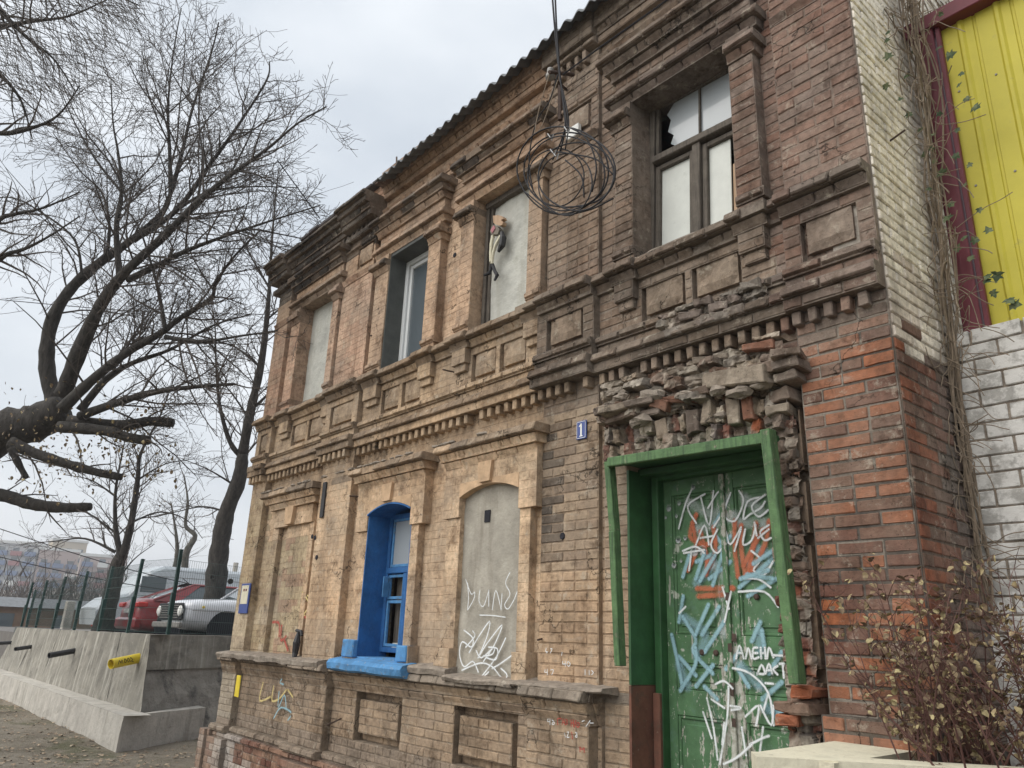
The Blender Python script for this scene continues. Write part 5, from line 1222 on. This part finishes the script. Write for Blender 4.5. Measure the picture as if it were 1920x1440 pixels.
def meshpanel(a0, a1, b0, b1, dens=18):
    mb = MB(); n = max(4, int((b0-a0).length/.055)); 
    z0, z1 = ZT+.03, min(a1.z, b1.z)-.05
    for i in range(n+1):
        u = i/n; p = a0.lerp(b0, u); q = a1.lerp(b1, u); mb.tube([(p.x, p.y-.03, z0), (q.x, q.y-.03, z1)], .0028, 3, cap=False)
    for k in range(7):
        v = k/6; zz = z0+(z1-z0)*v; mb.tube([a0.lerp(a1, v).xy.to_3d()+Vector((0,-.034,zz)), b0.lerp(b1, v).xy.to_3d()+Vector((0,-.034,zz))], .0035, 3, cap=False)
    mb.build('mesh_panel', M['post_green'], fn)
for k in range(6): meshpanel(PT[k][0], PT[k][1], PT[k+1][0], PT[k+1][1])
for sgi in range(3):
    a0 = PT[0][0].copy(); a0 += Vector((-.9, 2.0, 0))*sgi; b0 = a0+Vector((-.9, 2.0, 0)); a1 = a0.copy(); a1.z = 2.85+.05*sgi; b1 = b0.copy(); b1.z = a1.z
    meshpanel(a0, a1, b0, b1)
    if sgi: mb = MB(); mb.bevbox((a0.x-.03, a0.y-.03, a0.z), (a0.x+.03, a0.y+.03, a1.z), .004); mb.build('post', M['post_green'], fn)

# ---------- cars ----------
def loft(mb, secs, close=True, col=None):
    n = len(secs[0]); vs = [v for s in secs for v in s]
    mb.add(vs, [(i*n+j, (i+1)*n+j, (i+1)*n+(j+1)%n, i*n+(j+1)%n) for i in range(len(secs)-1) for j in range(n)]+[tuple(range(n)), tuple((len(secs)-1)*n+j for j in range(n))[::-1]], col)
def bodysec(s, z0, z1, hw, tuck=.06, r_=.10):     # section at station s; local: x width, y length, z up
    pts = [(-hw+tuck, z0), (-hw, z0+.18), (-hw, (z0+z1)/2), (-hw+.02, z1-r_), (-hw+.09, z1-.02), (-hw*.5, z1+.012), (0, z1+.018)]
    pts += [(-x, z) for x, z in pts[-2::-1]]
    return [(x, s, z) for x, z in pts]
def wheel(root, x, y, r_=.32, w_=.2):
    o = MB(); sx = 1 if x > 0 else -1; o.lathe((x-sx*w_, y, r_), (sx, 0, 0), [(0, r_*.8), (.02, r_), (w_-.03, r_), (w_, r_*.9), (w_-.01, r_*.64)], 24); t_ = o.build('tyre', M['cable'], root, smooth=True)
    o = MB(); o.lathe((x-sx*.04, y, r_), (sx, 0, 0), [(0, r_*.63), (.02, r_*.6), (.03, r_*.2), (.04, r_*.15)], 20); o.build('rim', M['ceramic'], t_, smooth=True)
def paintm(name, col, metal=.3): 
    m = plain(name, col, .35, .06, 2, 0, metal=metal); m.node_tree.nodes['Principled BSDF'].inputs['Coat Weight'].default_value = .6; return m
def car(name, loc, rot, label, cat, paint_, secs, green, side_w, wheels, hwroof=.55):
    root = empty(name, (0,0,0), label, cat); mb = MB(); loft(mb, [bodysec(*s) for s in secs]); body = mb.build('body', paint_, root, smooth=True)
    md = body.modifiers.new('s', 'SUBSURF'); md.levels = md.render_levels = 1
    # greenhouse
    mb = MB(); (y0, y1, y2, y3, zb, zr, hb, hr) = green      # base rear.. roof rear, roof front, base front
    gs = [[(-hb, y0, zb), (hb, y0, zb)], [(-hr, y1, zr), (hr, y1, zr)], [(-hr, y2, zr), (hr, y2, zr)], [(-hb, y3, zb), (hb, y3, zb)]]
    P = [Vector(p) for g in gs for p in g]; rz_ = .05
    secs_ = []
    for f in (0, .25, .5, .75, 1):
        yy0 = y1+(y2-y1)*f; secs_.append([(-hr, yy0, zr-.05), (-hr+.06, yy0, zr-.005), (0, yy0, zr+.03), (hr-.06, yy0, zr-.005), (hr, yy0, zr-.05)])
    mb.add([v for s in secs_ for v in s], [(i*5+j, (i+1)*5+j, (i+1)*5+j+1, i*5+j+1) for i in range(4) for j in range(4)])
    def pillar(a, b, w=.035): mb.tube([a, b], w, 6)
    for sx in (-1, 1):
        pillar((sx*hb, y0, zb), (sx*hr, y1, zr-.04)); pillar((sx*hb, y3, zb), (sx*hr, y2, zr-.04)); ym = (y1+y2)/2; pillar((sx*(hb), ym, zb), (sx*hr, ym, zr-.04), .03); pillar((sx*hr, y1, zr-.04), (sx*hr, y2, zr-.04), .03)
    for sx in (-1, 1):
        mb.add([(sx*(hb+.012), y0-.05, zb-.03), (sx*(hr+.012), y1, zr-.02), (sx*(hr+.012), y1+.22, zr-.02), (sx*(hb+.012), y0+.62, zb-.03)], [(0,1,2,3)])
    mb.build('roof', paint_, root, smooth=False)
    for sx in (-1, 1):
        ym = (y1+y2)/2
        for (ya, yb, yc, yd) in ((y0+.60, y1+.2, ym-.04, ym-.04), (ym+.04, ym+.04, y2-.04, y3-.12)):
            g = MB(); g.add([(sx*(hb-.0), ya, zb), (sx*(hr-.0), yb, zr-.06), (sx*(hr), yc, zr-.06), (sx*(hb), yd, zb)], [(0,1,2,3)]); g.build('side_window', M['carglass'], root)
    g = MB(); g.add([(-hb+.05, y0, zb), (hb-.05, y0, zb), (hr-.05, y1, zr-.04), (-hr+.05, y1, zr-.04)], [(0,1,2,3)]); g.build('rear_window', M['carglass'], root)
    g = MB(); g.add([(-hb+.05, y3, zb), (hb-.05, y3, zb), (hr-.05, y2, zr-.04), (-hr+.05, y2, zr-.04)], [(0,1,2,3)]); g.build('windscreen', M['carglass'], root)
    for wy in wheels:
        for sx in (-1, 1):
            wheel(root, sx*(side_w-.01), wy)
            g = MB(); g.lathe((sx*(side_w+.004)-sx*.06, wy, .33), (sx, 0, 0), [(0, .40), (.06, .40), (.0605, .01)], 26); g.build('wheel_arch', M['void'], root)
    root.location = loc; root.rotation_euler = (0, 0, rot); return root, body
# red sedan: nose at +y, tail at -y (towards the street)
secs = [(-2.22, .32, .80, .70), (-2.15, .25, 1.0, .82), (-1.9, .2, 1.05, .88), (-1.3, .18, 1.02, .90), (0, .18, .98, .90), (1.2, .18, .95, .89), (1.9, .2, .85, .85), (2.2, .3, .65, .7)]
RC = paintm('red_car_paint', (.26, .022, .026), 0); q = atd(262, 1150, 19.5)
red, body = car('red_sedan', (q.x-.85, q.y+2.15, ZK), 0, 'dark red sedan parked with its tail towards the mesh fence', 'car', RC, secs, (-1.85, -.85, .45, 1.35, 1.0, 1.47, .84, .64), .89, (-1.35, 1.35))
def childbox(root, name, a, b, mat, c=.01, Mx=None):
    mb = MB(); mb.bevbox(a, b, c, M=Mx); o = bpy.data.objects.new(name, mb.mesh(name, mat)); COL.objects.link(o); o.parent = root; return o
TL = plain('tail_lamp_red', (.55, .02, .015), .2, .1, 10, 0)
childbox(red, 'tail_light', (.42, -2.24, .80), (.86, -1.98, .93), TL, .03); childbox(red, 'tail_light', (-.86, -2.24, .80), (-.42, -1.98, .93), TL, .03)
childbox(red, 'number_plate', (-.26, -2.245, .66), (.26, -2.235, .77), M['white']); childbox(red, 'rear_bumper', (-.84, -2.28, .26), (.84, -2.05, .55), RC, .06)
mb = MB(); mb.tube([(0, -.7, 1.45), (.0, -.95, 1.62)], .01, 5); o = mb.build('antenna', M['cable']); o.parent = red
# silver saloon: nose towards the street (-y)
secs = [(-2.35, .42, .82, .74), (-2.3, .36, .90, .83), (-2.0, .28, .95, .88), (-1.2, .24, .99, .90), (-.5, .22, 1.0, .90), (.8, .22, .98, .90), (1.8, .25, .95, .88), (2.35, .36, .85, .78)]
SC_ = paintm('silver_car_paint', (.66, .68, .72), 0); q = atd(343, 1168, 16.4)
sil, body = car('silver_saloon', (q.x-.88, q.y+2.35, ZK), 0, 'silver classic saloon with round headlights and black slatted grille', 'car', SC_, secs, (-1.0, -.5, .95, 1.5, 1.0, 1.45, .80, .62), .895, (-1.42, 1.4))
childbox(sil, 'grille', (-.80, -2.385, .50), (.80, -2.34, .86), M['cable'], .02)
for k in range(6): childbox(sil, 'grille_slat', (-.60, -2.40, .545+.05*k), (.60, -2.384, .56+.05*k), M['ceramic'], .003)
for sx in (-1, 1):
    mb = MB(); mb.lathe((sx*.70, -2.36, .69), (0, -1, 0), [(0, .11), (.04, .115), (.05, .10), (.07, .06)], 20); o = mb.build('headlight', M['white'], smooth=True); o.parent = sil
childbox(sil, 'bumper', (-.9, -2.45, .34), (.9, -2.36, .46), M['ceramic'], .02); childbox(sil, 'marker_lamp', (.885, -2.0, .76), (.905, -1.94, .81), M['yellow_pipe'])
childbox(sil, 'trim_strip', (.893, -2.2, .70), (.905, 2.1, .715), M['ceramic'], .003)
# van
vn_root = empty('delivery_van', (0, 0, 0), 'large pale grey van behind the red car', 'van')
VP = paintm('pale_van_paint', (.58, .63, .66), .0); mb = MB()
prof = [(-2.7, .3), (-2.75, .75), (-2.45, 1.05), (-2.0, 1.2), (-1.55, 1.85), (-1.2, 2.03), (3.0, 2.05), (3.1, 1.9), (3.1, .3)]
for sx in (-1, 1): pass
ring = lambda x, k: [Vector((x, y, z if z < .5 else z-k)) for y, z in prof]
secs = [ring(-.98, .08), ring(-.93, 0), ring(0, -.03), ring(.93, 0), ring(.98, .08)]
loft(mb, secs); o = mb.build('body', VP, vn_root, smooth=False)
for z in (1.15, 1.3, 1.72): mb = MB(); mb.box((.985, -1.7, z), (.99, 3.0, z+.012)); o = mb.build('side_groove', M['ceramic'], vn_root)
mb = MB(); mb.box((.983, -1.75, 1.25), (.988, -1.1, 1.7)); mb.build('side_window', M['carglass'], vn_root)
for y in (-1.9, 2.1):
    for sx in (-1, 1): wheel(vn_root, sx*.97, y, .34)
q = atd(238, 1096, 24.0); vn_root.location = (q.x-.9, q.y+2.4, ZK); vn_root.scale = (1, 1.15, 1.08)
# yield sign, white post, far shed
q = atd(182, 1165, 26); ys = empty('yield_sign', (q.x, q.y, ZK), 'red and white triangular yield sign beyond the fence', 'sign')
def tri(mb, c, s, off): mb.prism([c+Vector((off, -.5*s*.3, 0))+Vector((0, -s/2*.95, s*.45)), c+Vector((off, 0, -s*.45)), c+Vector((off, s/2*.95, s*.45))], (.01, 0, 0))
c = Vector((q.x, q.y, q.z))
for s_, off, mt, nm in ((.95, 0, TL, 'rim'), (.72, .012, M['white'], 'face')):
    mb = MB(); u = Vector((.45, .9, 0)).normalized(); P = [c+u*(-s_/2)+Vector((0,0,s_*.43)), c+Vector((0,0,-s_*.43)), c+u*(s_/2)+Vector((0,0,s_*.43))]; nn_ = Vector((.9,-.45,0)); mb.prism([p_+nn_*off for p_ in P], nn_*.01); mb.build(nm, mt, ys)
mb = MB(); mb.tube([c+Vector((-.05,0,-.4)), Vector((c.x-.05, c.y, ZK-.6))], .03, 6); mb.build('pole', M['ceramic'], ys)
q = atd(122, 1180, 24); mb = MB(); mb.bevbox((q.x-.15, q.y-.12, ZK-.5), (q.x+.15, q.y+.12, q.z+.85), .02); 
tag(mb.build('white_post', M['footing']), 'whitish concrete post standing beyond the mesh fence', 'post')
q = atd(100, 1160, 45); mb = MB(); mb.box((-5, -16, -3), (5, 10, 1.55)); fs_ = empty('low_shed', (q.x-5, q.y, ZK), 'long low brick shed with grey roof beyond the parking lot', 'building')
mb = MB(); mb.box((q.x-6, q.y-14, 0), (q.x, q.y+9, q.z+.55)); mb.build('wall', plain('brown_brick_far', (.23, .15, .10), .95, .25, 1.5, 0), fs_)
mb = MB(); mb.prism([(q.x+.5, q.y-14.5, q.z+.55), (q.x-3, q.y-14.5, q.z+1.15), (q.x-6.5, q.y-14.5, q.z+.55)], (0, 24, 0)); mb.build('roof', M['roof'], fs_)
for k in range(7): mb = MB(); mb.box((q.x+.01, q.y-12+3*k, q.z-.6), (q.x+.04, q.y-11+3*k, q.z+.2)); mb.build('window', M['carglass'], fs_)
q = atd(442, 1060, 30); mb = MB(); mb.tube([(q.x, q.y, 0), (q.x, q.y, q.z+.1)], .1, 8); tag(mb.build('utility_pole', M['footing']), 'slim concrete utility pole beyond the van by the house corner', 'pole')

# ================= TREES =================
class TreeB:
    def __init__(s, seed): s.r = random.Random(seed); s.big = MB(); s.tw = MB(); s.tips = []
    def grow(s, p, d, L_, r_, lvl, maxl, wander=.26, up=.03, dens=1.0):
        r = s.r; n = max(3, int(5-lvl*.5)+ (1 if lvl == 0 else 0)); P = [p.copy()]; D = []
        q = p.copy(); d = d.normalized(); st = L_/n
        for i in range(n):
            d = (d+Vector((r.uniform(-1,1), r.uniform(-1,1), r.uniform(-1,1)))*wander+Vector((0,0,up))).normalized(); q = q+d*st; P.append(q.copy()); D.append(d.copy())
        R_ = [max(r_*(1-.7*i/n), .0034) for i in range(n+1)]
        (s.big if r_ > .02 else s.tw).tube(P, R_, 3 if r_ < .012 else (5 if r_ < .04 else 8), cap=False)
        if lvl >= maxl: s.tips.append(P[-1]); return
        s.spawn(P, R_, L_, lvl, maxl, wander, up, dens)
    def spawn(s, P, R_, L_, lvl, maxl, wander, up, dens, start=.15, clen=None):
        r = s.r; tot = sum((P[i+1]-P[i]).length for i in range(len(P)-1)); step = (.115 if lvl >= 1 else .20)/dens; acc = 0; nxt = tot*start
        for i in range(len(P)-1):
            a, b = P[i], P[i+1]; l = (b-a).length; dd = (b-a).normalized()
            while nxt < acc+l:
                t = (nxt-acc)/l if l else 0; o = a.lerp(b, t); rr = R_[i]*(1-t)+R_[i+1]*t
                ax = Vector((r.uniform(-1,1), r.uniform(-1,1), r.uniform(-1,1))); ax = (ax-dd*ax.dot(dd)); ax = ax.normalized() if ax.length > .01 else dd.orthogonal()
                nd = dd*r.uniform(.5,1.0)+ax*r.uniform(.6,1.0)+Vector((0,0,up*3)); rem = 1-nxt/tot
                cl = (clen or L_*.62)*(.5+.5*rem)*r.uniform(.45,1.25)
                if cl > .06: s.grow(o, nd, cl, min(rr*.6, .018 if lvl == 0 else .0085), lvl+1, maxl, wander, up, dens)
                nxt += step*r.uniform(.6,1.4)
            acc += l
    def limb(s, pts, d, rad, maxl=3, clen=1.2, dens=1.0, up=.05, start=.1, dd=0, k=5, twigs=True):
        """pts measured outline points, d distance (or list), rad in metres start,end"""
        n = len(pts); P = [atd(x, y, (d+dd*i/(n-1))) for i, (x, y) in enumerate(pts)]; P = fan(P, k); m_ = len(P)
        R_ = [rad[1]+(rad[0]-rad[1])*(1-i/(m_-1))**(1.5 if rad[1] < .02 else 1) for i in range(m_)]; R_ = [q*(1+.10*s.r.uniform(-1,1)) if q > .03 else q for q in R_]
        s.big.tube(P, R_, 12 if rad[0] > .1 else 8)
        if twigs:
            s.spawn(P, R_, clen/.55, 0, maxl, .27, up, dens, start, clen)
            if maxl >= 3: s.spawn(P, R_, clen/.3, 0, maxl, .2, up*.5, .12, .12, clen*1.4)
    def done(s, root, bm, tm):
        s.big.build('trunk_and_limbs', bm, root, smooth=True); tag(s.tw.build('twigs', tm, root), kind='stuff')
T1 = TreeB(3); PXM = 13/1442
L1 = [([(104,760),(88,690),(95,610),(130,545),(190,490),(240,455),(300,404),(320,362),(342,283),(362,200),(396,100),(410,42)], 13, .17, .012, 1.2),
 ([(250,450),(330,395),(400,300),(450,230),(500,150),(505,115)], 13.2, .07, .01, -.6), ([(320,362),(318,280),(315,200),(325,100),(340,15)], 13.2, .05, .008, .3),
 ([(118,740),(150,655),(190,570),(235,510),(300,450),(370,380),(430,330),(500,280),(560,230),(612,200)], 12.6, .16, .01, -1.0),
 ([(225,522),(218,430),(228,360),(222,290),(212,230),(208,150)], 12.7, .07, .01, .8), ([(240,525),(290,500),(350,470),(430,440),(520,410),(600,385)], 12.5, .07, .01, -1.0),
 ([(115,768),(170,715),(240,660),(300,625),(340,595),(395,560),(405,530),(440,480),(490,430)], 12, .11, .015, .5), ([(310,620),(300,560),(285,500),(262,430),(235,390)], 12, .045, .012, .6),
 ([(310,632),(380,640),(450,630),(520,620)], 12, .05, .012, -.6), ([(150,770),(200,710),(250,680),(320,655),(400,610),(470,590)], 12.8, .09, .012, .9),
 ([(150,780),(220,755),(290,735),(370,725),(440,720)], 12.2, .09, .02, -.9), ([(200,479),(205,420),(190,360),(150,320),(100,250)], 13, .04, .008, .7), ([(330,395),(390,360),(470,350),(560,352)], 13, .035, .008, -.5),
 ([(154,520),(140,450),(80,400),(20,370),(-40,380)], 13, .03, .01, .5), ([(228,360),(180,300),(140,230),(110,160)], 12.8, .03, .008, .5), ([(420,440),(470,430),(530,440),(600,455)], 12.5, .03, .008, -.4),
 ([(370,380),(380,300),(372,220),(378,120)], 12.4, .03, .007, .4), ([(362,200),(330,150),(300,90)], 13.3, .02, .006, .2), ([(430,330),(470,250),(490,180)], 12.3, .022, .006, .2)]
T1.limb([(-60,845),(0,808),(60,795),(120,765)], 12.6, (.42, .24), 2, .8, .4, dd=.2)
for pts, d, r0, r1, dd in L1: T1.limb(pts, d, (r0*.85, r1), 3, 1.75, 1.05, .015, .18, dd)
for pts, d, r0, r1 in (([(130,790),(230,797),(280,790),(325,793)], 12.3, .10, .075), ([(110,800),(200,808),(240,820),(280,826)], 12.0, .09, .07), ([(20,830),(60,848),(120,868),(180,885),(228,895)], 12.3, .10, .055), ([(-190,960),(-90,925),(0,928),(60,945),(120,952),(170,950)], 12.6, .13, .07), ([(20,840),(35,870),(50,897)], 12, .06, .04)):
    T1.limb(pts, d, (r0, r1), 3, .9, .55, .03, .3)
t1 = empty('big_tree', (-16.5, -5.5, -.3), 'large bare leaning tree with thick dark limbs reaching from the left edge', 'tree')
T1.big.tube(fan([atd(-60,845,12.6), atd(-250,1000,12.8), atd(-400,1200,13), Vector((atd(-420,1300,13).x, atd(-420,1300,13).y, -.4))], 5), [.43]*6+[.50]*5+[.6]*5, 12)
# dry leaves still on the lower boughs
lj = MB(); rr = random.Random(2)
for k in range(900):
    x, y = rr.uniform(-5, 330), 0; y = 790+rr.gauss(50, 50)
    if rr.random() > .35+.65*vn(x*.02, y*.02, 61): continue
    q = atd(x, y, rr.uniform(11.2, 13)); me = rr.choice(dl); Mx = Matrix.Translation(q) @ Matrix.Rotation(rr.uniform(0, 6.3), 4, 'Z') @ Matrix.Rotation(rr.uniform(-1.6, 1.6), 4, 'X') @ Matrix.Scale(.75, 4)
    lj.add([Mx@v.co for v in me.vertices], [tuple(p_.vertices) for p_ in me.polygons])
tag(lj.build('dry_leaves', M['dryleaf'], t1), kind='stuff')
T1.done(t1, M['bark'], M['twig'])
T2 = TreeB(9)
T2.limb([(398,1185),(405,1090),(413,1020),(425,960),(448,900),(455,850)], 18.8, (.29, .14), 2, .7, .25, .05, .5)
T2.limb([(455,850),(470,770),(490,680),(500,600),(505,540),(510,450),(516,380),(522,320)], 18.8, (.13, .012), 3, 1.4, .8, .04, .05, 0)
for pts, r0, dd in (([(458,862),(432,830),(412,760),(405,680),(402,600),(385,520)], .08, -.5), ([(490,690),(440,650),(400,640),(350,620)], .035, -.5), ([(470,770),(510,730),(540,680)], .05, .4), ([(470,790),(420,720),(360,680)], .03, .4), ([(500,600),(540,560),(560,500)], .03, .4), ([(455,860),(490,820),(520,800)], .03, .3), ([(425,960),(380,950),(330,960),(290,970)], .03, .3), ([(505,540),(470,480),(440,420),(430,370)], .03, -.4), ([(440,910),(390,880),(340,860)], .03, -.4), ([(402,640),(370,590),(340,560)], .02, -.2)):
    T2.limb(pts, 18.8, (r0, .008), 3, 1.1, .8, .04, .15, dd)
for px, py in ((398,1082),(432,1090)): 
    q = atd(px, py, 18.5); T2.big.lathe(q, (CAM-q), [(-.08,.07),(.05,.065),(.055,.05),(.02,.04)], 10)
t2 = empty('slender_tree', atd(398, 1190, 18.8), 'tall slender bare tree rising just left of the house corner', 'tree'); T2.done(t2, M['bark'], M['twig'])
T3 = TreeB(12)
T3.limb([(190,1185),(208,1120),(220,1060),(228,1040)], 20, (.26, .13), 2, .7, .3, .05, .5)
T3.limb([(228,1045),(218,1000),(216,930),(225,870),(240,800)], 20, (.10, .012), 3, 1.4, .9)
T3.limb([(230,1045),(246,980),(258,900),(264,850),(300,780),(330,700)], 20, (.12, .012), 3, 1.4, .9, dd=-.5)
for pts, r0 in (([(216,1035),(160,1010),(100,1015),(40,1020)], .04), ([(258,900),(310,870),(370,860)], .03), ([(246,980),(300,960),(350,975),(380,1010)], .03), ([(216,930),(170,900),(120,890)], .03), ([(218,1000),(160,960),(90,940)], .03), ([(212,1100),(250,1050),(290,1020)], .03)):
    T3.limb(pts, 20, (r0, .008), 3, 1.2, .8)
t3 = empty('forked_tree', atd(190, 1190, 20), 'forked bare tree behind the fence left of the red sedan', 'tree'); T3.done(t3, M['bark'], M['twig'])
T4 = TreeB(21); T4.limb([(345,1085),(350,1035),(366,1005),(348,985),(352,940),(345,890)], 30, (.15, .02), 2, 1.6, .6); T4.limb([(325,1080),(332,1040),(330,1000),(320,940)], 30, (.12, .02), 2, 1.6, .6)
t4 = empty('twisted_tree', atd(345, 1120, 30), 'small twisted bare tree behind the pale van', 'tree'); T4.done(t4, M['bark_grey'], M['twig'])
# drooping birch-like crown at the top left
T5 = TreeB(31)
for pts in ([(-60,-40),(0,20),(50,70),(100,110),(140,170)], [(-60,60),(0,50),(60,40),(130,30),(200,0)], [(-60,230),(0,250),(60,240),(110,215),(150,160)], [(-50,110),(0,140),(40,190),(60,260)], [(-60,-60),(60,-40),(160,-30),(260,10)], [(-60,420),(10,405),(80,390),(150,360)], [(-60,475),(20,474),(80,450),(150,405)]):
    T5.limb([(-330,250)]+pts, 9.5, (.06, .008), 1, .9, 2.0, -.02, .05)
rr = random.Random(6)
for k in range(800):
    x, y = rr.uniform(-40, 250), rr.uniform(-60, 170)
    if x+y*.9 > rr.uniform(220, 330): continue
    q = atd(x, y, rr.uniform(8.6, 10)); d = (RT*rr.uniform(.2, 1)-Vector((0,0,rr.uniform(.0,.9)))).normalized(); P = [q]
    for j in range(7): d = (d+Vector((rr.uniform(-.14,.14), rr.uniform(-.14,.14), rr.uniform(-.22,.1)))).normalized(); q = q+d*rr.uniform(.05,.11); P.append(q)
    T5.tw.tube(P, [.0042, .004, .0036, .003, .003, .0025, .0022, .002], 3, cap=False)
t5 = empty('birch_tree', (-9.5, -6.5, -.2), 'bare tree with fine drooping twigs hanging in at the upper left corner', 'tree')
T5.big.tube([atd(-250,-100,9.5), atd(-330,250,9.5), atd(-600,900,9.5), Vector((atd(-600,900,9.5).x, atd(-600,900,9.5).y, -.3))], [.06,.12,.2,.28], 10)
T5.done(t5, M['bark'], M['twig'])
# ---------- overhead wires ----------
for (a, b, lab) in (((-20,560),(560,590),'black wire crossing the trees, upper of the long spans'),((-20,985),(470,1120),'thin wire sloping down behind the forked tree'),((-20,1040),(470,1125),'lowest thin wire sloping towards the van'),((520,300),(600,410),'short wire running from the treetops to the roof corner')):
    P = fan([atd(*a, 22), (atd(*a, 22)+atd(*b, 22))/2-Vector((0,0,.15)), atd(*b, 22)], 8) if lab[:5] != 'short' else [atd(a[0], a[1], 10.5), at(b[0], b[1], -.2)]
    mb = MB(); mb.tube(P, .012 if lab[:5] != 'short' else .01, 4); tag(mb.build('overhead_wire', M['cable']), lab, 'wire', 'overhead wires')

# ================= FAR BACKGROUND =================
FB = [plain('far_facade_cream', (.50, .43, .33), .9, .1, .02, 0), plain('far_facade_pink', (.42, .33, .30), .9, .1, .02, 0), plain('far_facade_grey', (.42, .42, .42), .9, .1, .02, 0)]
AC = [plain('far_balcony_blue', (.13, .18, .30), .8, .1, 1, 0), plain('far_balcony_red', (.30, .12, .12), .8, .1, 1, 0), plain('far_balcony_white', (.62, .62, .60), .8, .1, 1, 0)]
def apartment(px0, px1, pytop, d, mat, label, seed, name='apartment_block'):
    a = atd(px0, pytop, d); b = atd(px1, pytop, d+6); top = (a.z+b.z)/2; u = Vector((b.x-a.x, b.y-a.y, 0)); wd = u.length; u.normalize(); nn_ = Vector((-u.y, u.x, 0))
    if nn_.dot(CAM-a) > 0: nn_ = -nn_
    root = empty(name, (a.x, a.y, -.5), label, 'building'); Mx = Matrix((u, nn_, Vector((0,0,1)))).transposed().to_4x4(); Mx.translation = Vector((a.x, a.y, -.6))
    H = top+.6; mb = MB(); mb.box((0, 0, 0), (wd, 14, H), M=Mx); mb.build('wall', mat, root)
    mb = MB(); mb.box((-.3, -.3, H), (wd+.3, 14.3, H+.8), M=Mx); mb.build('roof', AC[2], root)
    r = random.Random(seed); nf = int(H/2.9); nc = max(2, int(wd/3.4)); kinds = [r.choice((0, 0, 1, 2, 2)) for _ in range(nc)]
    gl = MB(); gl.box((0, 0, 0), (1.7, .12, 1.5)); gme = gl.mesh('window', M['carglass'])
    bal = []
    for m_ in AC:
        g = MB(); g.box((0, -1.0, 0), (2.9, .1, 1.35)); bal.append(g.mesh('balcony', m_))
    cnt = 0
    for c in range(nc):
        for f in range(nf):
            if f < nf-9: continue
            X = c*wd/nc+.5; Zf = f*2.9+.9
            link('window', gme, root, Mx @ Matrix.Translation((X+.3, -.1, Zf+.3)))
            if kinds[c] != 2 or r.random() < .2: link('balcony', bal[kinds[c] if r.random() < .8 else r.randrange(3)], root, Mx @ Matrix.Translation((X, 0, Zf-.6)))
    return root
apartment(-60, 75, 1018, 230, FB[2], 'hazy grey apartment block farthest left with blue balconies', 1)
apartment(75, 150, 1033, 235, FB[1], 'hazy pinkish apartment block in the middle of the distant row', 2)
apartment(100, 165, 1016, 260, FB[0], 'yellowish taller apartment tower standing above the distant row', 3)
apartment(152, 240, 1045, 225, FB[1], 'hazy block with red panels at the right of the distant row', 4)
# far woods: thousands of bare twigs read as a grey mass
fw = MB(); rr = random.Random(77)
for k in range(3600):
    px = rr.uniform(-60, 330); d = rr.uniform(50, 130); base = atd(px, 1200, d); h = rr.uniform(1.5, 6)*(1 if px < 230 else .5); base.z = -.3+rr.uniform(0, 2); p0 = base+Vector((0, 0, rr.uniform(0, h*.6)))
    e = p0+Vector((rr.uniform(-1.4,1.4), rr.uniform(-1.4,1.4), rr.uniform(.6,2.8))); m_ = (p0+e)/2+Vector((rr.uniform(-.3,.3), rr.uniform(-.3,.3), 0)); fw.tube([p0, m_, e], [.05,.035,.012], 3, cap=False)
tag(fw.build('far_woods', M['twig']), 'hazy grey mass of distant bare trees below the apartment blocks', 'woods', kind='stuff')
mb = MB(); vs = []; n = 40
for i in range(n+1):
    px = -200+750*i/n
    for d, z in ((60, -.6), (110, 1.5), (160, 5+3*vn(i*.4, 1, 3)), (200, 6+3*vn(i*.3, 2, 5))):
        q = atd(px, 1200, d); vs.append((q.x, q.y, z))
mb.add(vs, [(i*4+j, (i+1)*4+j, (i+1)*4+j+1, i*4+j+1) for i in range(n) for j in range(3)]); tag(mb.build('far_hillside', plain('winter_hillside', (.16, .14, .115), .95, .4, .15, 0), smooth=True), kind='structure')

# ---------- haze: one closed box of thin air ----------
hm = bpy.data.materials.new('haze_air'); hm.use_nodes = True; t = hm.node_tree; t.nodes.clear()
pv = t.nodes.new('ShaderNodeVolumePrincipled'); pv.inputs['Color'].default_value = (.93, .95, 1, 1); pv.inputs['Density'].default_value = .0011; pv.inputs['Anisotropy'].default_value = .2
oo = t.nodes.new('ShaderNodeOutputMaterial'); t.links.new(pv.outputs[0], oo.inputs['Volume'])
mb = MB(); mb.box((-1600, -1600, -2.5), (1600, 1600, 60)); hz = mb.build('haze', hm); tag(hz, kind='stuff')
